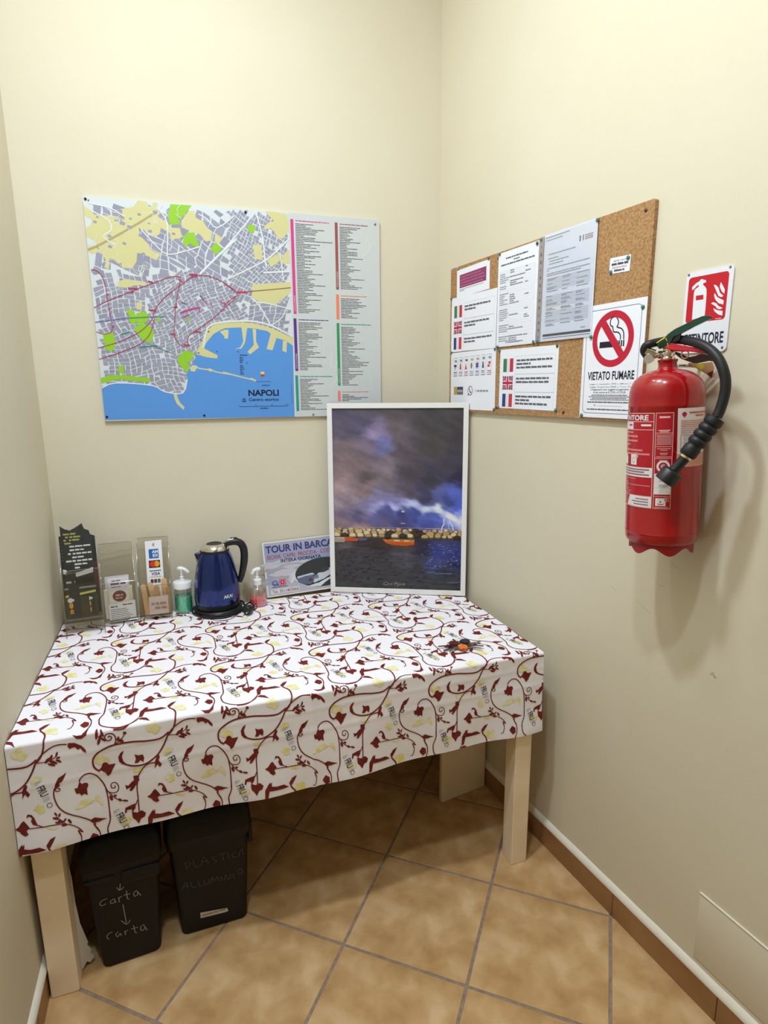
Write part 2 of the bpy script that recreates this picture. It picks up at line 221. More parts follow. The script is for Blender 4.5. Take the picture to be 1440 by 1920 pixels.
# traced outlines, metres on each surface
MAP = {'yellow':[[(0.1703,0.7364),(0.1996,0.7329),(0.1984,0.719),(0.2143,0.7183),(0.2174,0.7323),(0.2334,0.7316),(0.2274,0.7075),(0.2411,0.7026),(0.2279,0.6877),(0.2394,0.6806),(0.2629,0.6703),(0.2658,0.6545),(0.2988,0.6567),(0.305,0.6288),(0.2962,0.6221),(0.2671,0.6183),(0.2646,0.6383),(0.2372,0.6525),(0.2315,0.6321),(0.2146,0.623),(0.184,0.6409),(0.1647,0.6476),(0.1703,0.6201),(0.1962,0.5937),(0.1952,0.5816),(0.2304,0.5654),(0.2125,0.5461),(0.1777,0.5644),(0.1539,0.5671),(0.1495,0.5387),(0.1335,0.5156),(0.1058,0.5162),(0.0839,0.5352),(0.0693,0.5464),(0.0578,0.5058),(0.0472,0.5173),(0.0529,0.5375),(0.04,0.5646),(0.0122,0.5551),(-0.0004,0.5622),(-0.0004,0.5818),(0.0188,0.583),(0.0365,0.5683),(0.0241,0.599),(-0.0015,0.6091),(-0.0026,0.6361),(0.0214,0.6494),(0.0191,0.6647),(-0.0018,0.6747),(-0.0002,0.7054),(0.0217,0.6918),(0.0282,0.68),(0.0662,0.6797),(0.0932,0.6798),(0.1234,0.6703),(0.121,0.6877),(0.0988,0.6996),(0.1345,0.7082),(0.1546,0.7137)],[(0.3135,0.69),(0.3317,0.7134),(0.3526,0.715),(0.3552,0.693),(0.3797,0.6826),(0.391,0.663),(0.407,0.6477),(0.4011,0.6226),(0.3838,0.6174),(0.3642,0.6408),(0.3435,0.6435),(0.3112,0.6576),(0.3038,0.6692)],[(0.4177,0.6484),(0.4403,0.6334),(0.4262,0.6138),(0.4137,0.6193)],[(0.084,0.4708),(0.1066,0.4799),(0.1702,0.4746),(0.1816,0.4648),(0.1368,0.4608),(0.104,0.4513),(0.0845,0.4546)],[(0.1381,0.4053),(0.1564,0.406),(0.1523,0.3809),(0.1362,0.3825)],[(0.3264,0.2412),(0.3484,0.2765),(0.3634,0.3073),(0.387,0.3339),(0.4139,0.3433),(0.4673,0.3468),(0.4661,0.327),(0.4211,0.3172),(0.3894,0.3035),(0.3658,0.2768),(0.3513,0.2547),(0.4002,0.2287),(0.3972,0.2175),(0.3622,0.2217),(0.328,0.2325)],[(0.4209,0.3437),(0.4918,0.3475),(0.5381,0.3445),(0.6059,0.3273),(0.6791,0.2949),(0.6781,0.2671),(0.6478,0.2859),(0.6175,0.2938),(0.5839,0.3184),(0.5414,0.3259),(0.4908,0.3289),(0.4198,0.3253)],[(0.5367,0.4813),(0.6783,0.4956),(0.6768,0.4584),(0.6453,0.4324),(0.6141,0.4128),(0.5589,0.4212),(0.5344,0.4367)],[(0.5951,0.7322),(0.6369,0.7334),(0.6748,0.7284),(0.6824,0.7053),(0.6788,0.6694),(0.6542,0.6439),(0.6374,0.6468),(0.6255,0.6658),(0.6134,0.6768),(0.5838,0.6709),(0.6059,0.6959),(0.6271,0.7014)],[(0.5457,0.6154),(0.5771,0.6193),(0.5788,0.5677),(0.5516,0.5682)],[(0.5958,0.5706),(0.6436,0.5953),(0.6424,0.5671),(0.6072,0.5431)],[(0.6495,0.5836),(0.6785,0.6094),(0.6787,0.5609),(0.6506,0.5574)]],'green':[[(0.2736,0.7309),(0.3434,0.7324),(0.3276,0.7131),(0.305,0.6854),(0.2976,0.6687),(0.2787,0.6634),(0.265,0.6705),(0.2648,0.6944)],[(0.3248,0.6443),(0.3477,0.6438),(0.3505,0.6235),(0.3599,0.6077),(0.3548,0.5951),(0.3284,0.6078),(0.3129,0.5946),(0.3059,0.6126),(0.3114,0.6312)],[(0.4179,0.6175),(0.4382,0.5979),(0.4174,0.5759),(0.3973,0.5955)],[(0.102,0.3835),(0.1257,0.378),(0.1324,0.3616),(0.1454,0.3724),(0.1662,0.3771),(0.1729,0.3585),(0.1696,0.3437),(0.1462,0.3326),(0.1306,0.3406),(0.1214,0.3279),(0.1066,0.3442),(0.1118,0.3568)],[(0.1206,0.3195),(0.1463,0.3347),(0.1746,0.3291),(0.1873,0.3082),(0.1811,0.2825),(0.1676,0.2695),(0.1477,0.2778),(0.1314,0.3029)],[(0.0205,0.2966),(0.0547,0.3014),(0.058,0.2722),(0.0537,0.2469),(0.0389,0.2383),(0.0238,0.2465)],[(0.0604,0.1876),(0.077,0.1919),(0.0768,0.1662),(0.0585,0.1662)],[(0.0006,0.1492),(0.0377,0.1598),(0.0862,0.1576),(0.1268,0.151),(0.1619,0.1488),(0.1586,0.1335),(0.1092,0.1381),(0.0566,0.1448),(-0.0004,0.13)],[(0.2582,0.2188),(0.2857,0.2452),(0.3196,0.2368),(0.307,0.2103),(0.2912,0.2014),(0.3008,0.1838),(0.2887,0.1661),(0.2687,0.1882),(0.2611,0.2013)],[(0.3,0.3555),(0.3109,0.358),(0.3101,0.3472),(0.3014,0.3449)],[(0.1995,0.3571),(0.2135,0.3512),(0.2106,0.3405),(0.2006,0.3445)],[(0.5326,0.6811),(0.5575,0.6847),(0.5565,0.6651),(0.5437,0.6557),(0.5317,0.6635)]],'sea':[[(-0.0002,0.1193),(0.0307,0.1277),(0.0475,0.1341),(0.1084,0.1294),(0.1659,0.1203),(0.1949,0.1135),(0.2066,0.1002),(0.236,0.0932),(0.2683,0.0929),(0.2837,0.1262),(0.2893,0.144),(0.2862,0.1617),(0.3036,0.1927),(0.3178,0.2104),(0.3257,0.2302),(0.3622,0.2217),(0.3972,0.2175),(0.4002,0.2287),(0.3513,0.2547),(0.3658,0.2768),(0.3894,0.3035),(0.4123,0.317),(0.4322,0.3256),(0.4908,0.3289),(0.5414,0.3259),(0.5839,0.3184),(0.6175,0.2938),(0.6478,0.2859),(0.6781,0.2671),(0.6744,-0.0004),(-0.0022,0.0041)]],'pier':[[(0.4908,0.3289),(0.5119,0.3294),(0.5005,0.2752),(0.4867,0.2542),(0.4612,0.2518),(0.4827,0.2583),(0.4944,0.2793)],[(0.5307,0.3257),(0.5434,0.3238),(0.5412,0.28),(0.5509,0.2591),(0.5174,0.2335),(0.5072,0.2418),(0.532,0.2673)],[(0.5965,0.3103),(0.6175,0.2938),(0.6002,0.2491),(0.5786,0.2531)],[(0.6412,0.2858),(0.6565,0.2817),(0.6526,0.2411),(0.6374,0.2474)],[(0.2986,0.1838),(0.3124,0.1949),(0.3272,0.1883),(0.3151,0.1706),(0.3022,0.1728)],[(0.3596,0.1817),(0.3728,0.1818),(0.3833,0.1728),(0.3677,0.1706)],[(0.236,0.0932),(0.2467,0.0931),(0.2499,0.0774),(0.2572,0.0594),(0.2713,0.0434),(0.2663,0.0344),(0.2461,0.0551),(0.2388,0.0731)],[(0.412,0.3127),(0.4255,0.3173),(0.4422,0.3),(0.4349,0.2889)],[(0.4256,0.3193),(0.4443,0.3197),(0.4404,0.2888),(0.4279,0.2886)]],'strokes':[('brown',0.007,[(-0.0018,0.568),(0.0382,0.5861),(0.1367,0.6437),(0.2291,0.7037)]),('white',0.007,[(0.3553,0.5078),(0.4192,0.5697),(0.4879,0.6322)]),('white',0.005,[(0.4444,0.5956),(0.5007,0.6575),(0.5663,0.7358)]),('white',0.005,[(0.562,0.7316),(0.5825,0.6433),(0.5874,0.5721),(0.5922,0.5403)]),('white',0.005,[(0.4548,0.4978),(0.5354,0.5375),(0.6046,0.5771),(0.6821,0.6457)]),('white',0.006,[(0.5809,0.5236),(0.6754,0.5322)]),('white',0.005,[(0.532,0.4325),(0.5583,0.4089),(0.5978,0.3396)]),('white',0.004,[(0.5462,0.4208),(0.6013,0.4144),(0.6701,0.4)]),('white',0.004,[(0.5978,0.3396),(0.6426,0.37),(0.6787,0.4502)]),('white',0.004,[(0.6436,0.5953),(0.6524,0.4985)]),('white',0.006,[(0.3513,0.2547),(0.3634,0.3073),(0.3873,0.3383),(0.4675,0.3512)]),('white',0.006,[(0.4294,0.348),(0.492,0.3516),(0.5426,0.3508),(0.6063,0.3356),(0.6793,0.2991)]),('white',0.004,[(0.0164,0.7144),(0.08,0.704),(0.1243,0.6801)]),('white',0.004,[(0.0217,0.6918),(0.0725,0.6647),(0.0774,0.6338),(0.0522,0.6125),(0.0886,0.5872)]),('white',0.004,[(0.2469,0.7248),(0.2375,0.7083),(0.2588,0.67),(0.2504,0.5604)]),('white',0.004,[(0.1723,0.6441),(0.2127,0.5987),(0.251,0.5686),(0.3056,0.5799),(0.3615,0.5996)]),('white',0.004,[(0.3644,0.7058),(0.3929,0.6917),(0.4252,0.6654),(0.4881,0.711)]),('white',0.004,[(-0.0026,0.115),(0.0473,0.1319),(0.1661,0.1225),(0.2066,0.1002),(0.2685,0.0951),(0.2871,0.144)]),('pier',0.0042,[(0.3209,0.1919),(0.3333,0.1817),(0.3769,0.176),(0.3898,0.1697),(0.4587,0.1579)]),('pier',0.0045,[(0.4145,0.1691),(0.4726,0.153),(0.5297,0.1392)]),('pier',0.006,[(0.515,0.1465),(0.5339,0.1357)]),('red',0.0022,[(-0.0007,0.3824),(0.0405,0.4041),(0.1022,0.4308),(0.1648,0.4579),(0.2025,0.4718),(0.2366,0.4878),(0.2704,0.4964),(0.2911,0.4944)]),('red',0.0022,[(0.0004,0.2504),(0.0597,0.268),(0.1227,0.2964),(0.1574,0.3203),(0.1845,0.3504),(0.1952,0.3801),(0.2137,0.4058),(0.2406,0.4319),(0.2804,0.4627),(0.3246,0.4939),(0.3507,0.5026),(0.3891,0.5019),(0.4314,0.486),(0.4779,0.4558)]),('red',0.0022,[(0.4375,0.4811),(0.461,0.4641),(0.4809,0.4517),(0.5186,0.4555)]),('rust',0.0022,[(0.5186,0.4555),(0.6037,0.4658),(0.6784,0.4758)]),('red',0.0022,[(0.0035,0.5052),(0.0188,0.5039),(0.0348,0.4887),(0.0435,0.4569),(0.046,0.4124),(0.0513,0.3511),(0.0519,0.3138),(0.0427,0.3011),(0.0226,0.2974),(-0.0004,0.3044)]),('red',0.0022,[(0.0007,0.2127),(0.0604,0.2322),(0.1193,0.2561),(0.1539,0.2779),(0.177,0.308),(0.1931,0.3548)]),('red',0.0022,[(0.2912,0.4965),(0.2794,0.4501),(0.2661,0.3949),(0.2569,0.3267),(0.2551,0.2924),(0.2742,0.2624),(0.2954,0.2605),(0.302,0.2932),(0.3247,0.3109),(0.3884,0.3557),(0.444,0.4049),(0.4766,0.432)]),('red',0.0022,[(0.4306,0.4007),(0.4588,0.4259),(0.4846,0.4429)]),('red',0.0045,[(0.1159,0.4498),(0.144,0.4509)]),('red',0.0045,[(0.1806,0.4771),(0.1984,0.4717)]),('red',0.0045,[(0.1748,0.3816),(0.1993,0.3802)]),('red',0.0045,[(0.195,0.378),(0.199,0.376)]),('red',0.0045,[(0.3192,0.5061),(0.3487,0.5054)]),('red',0.0045,[(0.3251,0.5002),(0.3462,0.499)]),('red',0.0045,[(0.2822,0.4878),(0.294,0.4779)]),('red',0.0045,[(0.2584,0.3926),(0.2731,0.393)]),('red',0.0045,[(0.2412,0.3028),(0.2556,0.2988)]),('red',0.0045,[(0.3204,0.3108),(0.3462,0.3092)]),('red',0.0045,[(0.2829,0.2647),(0.3063,0.2628)]),('red',0.0045,[(0.0155,0.7238),(0.019,0.7214)]),('red',0.0045,[(0.1228,0.4377),(0.133,0.4402)]),('red2',0.006,[(0.4789,0.4516),(0.5164,0.453)]),('red',0.006,[(0.0458,0.4279),(0.0505,0.428)]),('red',0.006,[(0.0538,0.3222),(0.0586,0.3223)]),('red',0.006,[(0.0625,0.233),(0.0673,0.2331)]),('red',0.006,[(0.2661,0.3949),(0.2712,0.3951)]),('red',0.006,[(0.1939,0.3792),(0.1988,0.3794)]),('red',0.006,[(0.2535,0.2988),(0.2586,0.2989)]),('red',0.006,[(0.3291,0.3119),(0.3343,0.312)]),('blue',0.003,[(0.0007,0.3354),(0.1033,0.3525)]),('teal',0.003,[(0.1073,0.3517),(0.1769,0.3578)]),('teal',0.002,[(0.1769,0.3578),(0.233,0.3601)]),('teal',0.004,[(0.1355,0.2542),(0.194,0.2614)]),('teal',0.002,[(0.1694,0.2653),(0.2423,0.2339)]),('teal',0.004,[(0.0784,0.2976),(0.1074,0.3066)]),('magenta',0.005,[(0.2802,0.3742),(0.3041,0.3834),(0.3477,0.3954)]),('magenta',0.004,[(0.3086,0.3856),(0.3411,0.3931),(0.3465,0.3782)]),('magenta',0.003,[(0.2853,0.3573),(0.3118,0.3708)]),('magenta',0.003,[(0.3853,0.4095),(0.393,0.3947)]),('magenta',0.003,[(0.3582,0.4235),(0.3743,0.407)]),('purple',0.003,[(0.287,0.4104),(0.3014,0.4045)]),('purple',0.003,[(0.3504,0.436),(0.3625,0.4236)]),('magenta',0.003,[(0.4184,0.417),(0.4421,0.4092)])],'bars':[('pink',0.6859,0.6968,0.3826,0.7139),('brick',0.8523,0.8632,0.4759,0.7138),('orange',0.8511,0.8626,0.3672,0.4582),('violet',0.6842,0.6953,0.1731,0.3662),('leaf',0.8507,0.8614,0.1173,0.3534),('teal2',0.6831,0.6935,0.0221,0.1569),('coral',0.8494,0.8603,0.0567,0.097)],'split':0.6794,'txt':{'NAPOLI':[(0.5029,0.08),(0.6171,0.1049)],'Centro':[(0.504,0.0605),(0.6157,0.072)],'scale':[(0.4684,0.0394),(0.6492,0.0495)],'crest':[(0.5521,0.1528),(0.566,0.17)],'cult':[(0.5329,0.1164),(0.5857,0.1247)],'unesco':[(0.4781,0.0596),(0.4939,0.0736)],'comune':[(0.5315,0.1314),(0.5886,0.1398)],'leg1':[(0.4789,0.229),(0.5067,0.2334)],'leg2':[(0.4755,0.1678),(0.4954,0.2207)]},'pins':[(0.0083,0.7258),(0.0075,0.0145),(0.5259,0.7242),(0.3382,0.0123),(1.01,0.7185),(0.7481,0.0076)]}
BRD = {'purple':[(0.0461,0.5237),(0.263,0.5288),(0.0472,0.4265),(0.2652,0.4282)],'flags1':[(0.0124,0.4265),(0.3119,0.4271),(0.0123,0.2288),(0.3163,0.2233)],'form':[(0.3173,0.5332),(0.5307,0.531),(0.3197,0.226),(0.5326,0.2285)],'price':[(0.5567,0.538),(0.7807,0.5392),(0.5577,0.2302),(0.7745,0.2272)],'sleeve':[(0.5336,0.5365),(0.5555,0.5372),(0.5353,0.2275),(0.556,0.2293)],'sos':[(0.0091,0.2267),(0.3148,0.2216),(0.0153,0.0048),(0.3189,0.0119)],'flags2':[(0.3407,0.2176),(0.64,0.215),(0.3431,0.0196),(0.6438,0.0185)],'smoke':[(0.7443,0.3109),(0.9552,0.3103),(0.7491,0.0044),(0.9746,0.006)],'note':[(0.8243,0.4244),(0.8994,0.4223),(0.8305,0.3852),(0.8975,0.3817)],'purprect':[(0.0652,0.503),(0.2425,0.5055),(0.0667,0.4565),(0.243,0.4607)],'pins':[(0.0119,0.4288),(0.2573,0.53),(0.3264,0.5302),(0.5238,0.5244),(0.5428,0.5314),(0.7762,0.5316),(0.8912,0.4151),(0.8339,0.3892),(0.9527,0.2868),(0.7779,0.227),(0.5242,0.2315),(0.5437,0.2315),(0.3289,0.2283),(0.6354,0.2127),(0.0153,0.2258),(0.3141,0.0137),(0.3403,0.0244),(0.6414,0.0206),(0.7568,0.0096),(0.0534,0.5309),(0.3392,0.215),(0.3103,0.2221)],'screws':[(0.936,0.5168),(0.3129,0.5192),(0.6754,0.0148),(0.3259,0.0193)],'smokepts':[(0.7831,0.2186),(0.9221,0.2158),(0.8503,0.289),(0.856,0.1406),(0.7984,0.2175),(0.9075,0.2151),(0.8104,0.2051),(0.8489,0.2045),(0.7759,0.1052),(0.9347,0.1279),(0.7725,0.1283),(0.7784,0.0921),(0.8003,0.068),(0.7739,0.0434),(0.7783,0.0251)]}
SGN = {'q':[[(1.1739,1.8406),(1.2944,1.8355),(1.1778,1.7228),(1.2941,1.6586)],[(1.1809,1.8278),(1.2832,1.826),(1.1828,1.7268),(1.2844,1.7241)]],'ext':[(1.1998,1.732),(1.1987,1.7804),(1.1987,1.7939),(1.201,1.7997),(1.2099,1.8045),(1.2102,1.8081),(1.2046,1.8065),(1.1959,1.7992),(1.1924,1.7997),(1.1929,1.8058),(1.2024,1.8129),(1.2115,1.8164),(1.2126,1.8192),(1.219,1.8194),(1.2207,1.8173),(1.2265,1.8164),(1.2285,1.8114),(1.2215,1.81),(1.2208,1.8065),(1.2267,1.8021),(1.231,1.7954),(1.2321,1.7857),(1.2329,1.753),(1.2325,1.7373)],'win':[(1.2048,1.7848),(1.2243,1.7849),(1.2252,1.7745),(1.2052,1.7747)],'fl':[[(1.2656,1.8057),(1.2769,1.7889),(1.2767,1.7796),(1.27,1.7852),(1.2641,1.7954),(1.2641,1.8013)],[(1.2483,1.8024),(1.2532,1.8017),(1.2608,1.7947),(1.2655,1.7835),(1.2752,1.7751),(1.27,1.7735),(1.2629,1.7768),(1.2569,1.787)],[(1.2524,1.7847),(1.2604,1.7747),(1.277,1.7655),(1.2767,1.7568),(1.2647,1.7612),(1.2554,1.7707),(1.2516,1.7795)],[(1.2459,1.7629),(1.2505,1.7653),(1.2591,1.7619),(1.2653,1.7552),(1.2761,1.7498),(1.2703,1.7475),(1.2633,1.7495),(1.257,1.7562)],[(1.2527,1.7519),(1.2636,1.7465),(1.2769,1.7432),(1.2771,1.7335),(1.2675,1.7365),(1.257,1.7442)]],'txt':[(1.1838,1.6893),(1.2833,1.6993),(1.2495,1.6747),(1.2849,1.6741),(1.2464,1.7018)],'scr':[(1.1806,1.8342),(1.2848,1.8343),(1.2846,1.6645)],'small':[(1.261,1.7271),(1.276,1.7273)]}
LAB = {'p1':[(-18.1507,1.5265),(-18.1552,1.5094),(-17.9613,1.4912),(-15.0763,1.4051),(-14.2242,1.3822),(-12.4453,1.3425),(-10.6867,1.3104),(-86.9069,1.524),(-65.0305,1.3092),(-25.8798,1.5172),(-73.6924,1.5145)],'p2':[(-16.7565,1.5266),(8.9903,1.527),(-8.5067,1.3112),(16.5128,1.3117),(10.4089,1.4801),(11.1716,1.4397),(-10.8984,1.459)],'qr':[(-11.1882,1.5127),(4.5181,1.514),(5.5678,1.491)],'tag':[(15.1779,1.5339),(73.5933,1.5364),(19.8388,1.4357),(86.8883,1.4075),(23.1124,1.4061)],'circ':[(-8.6311,1.4181),(8.6229,1.4192),(-0.5395,1.429),(0.7133,1.4065)],'wh':[(-11.5718,1.3971),(14.739,1.372),(15.1595,1.3532),(-9.5183,1.3524)],'f':[(-6.902,1.3421),(8.8195,1.3215),(4.7811,1.3454),(12.3121,1.3364)],'b':[(-56.7578,1.4311),(-36.5522,1.4065),(-46.2489,1.4347),(-35.0376,1.4236)],'r1':[(-84.3547,1.4859),(-45.7737,1.4008),(-15.2829,1.3632)]}
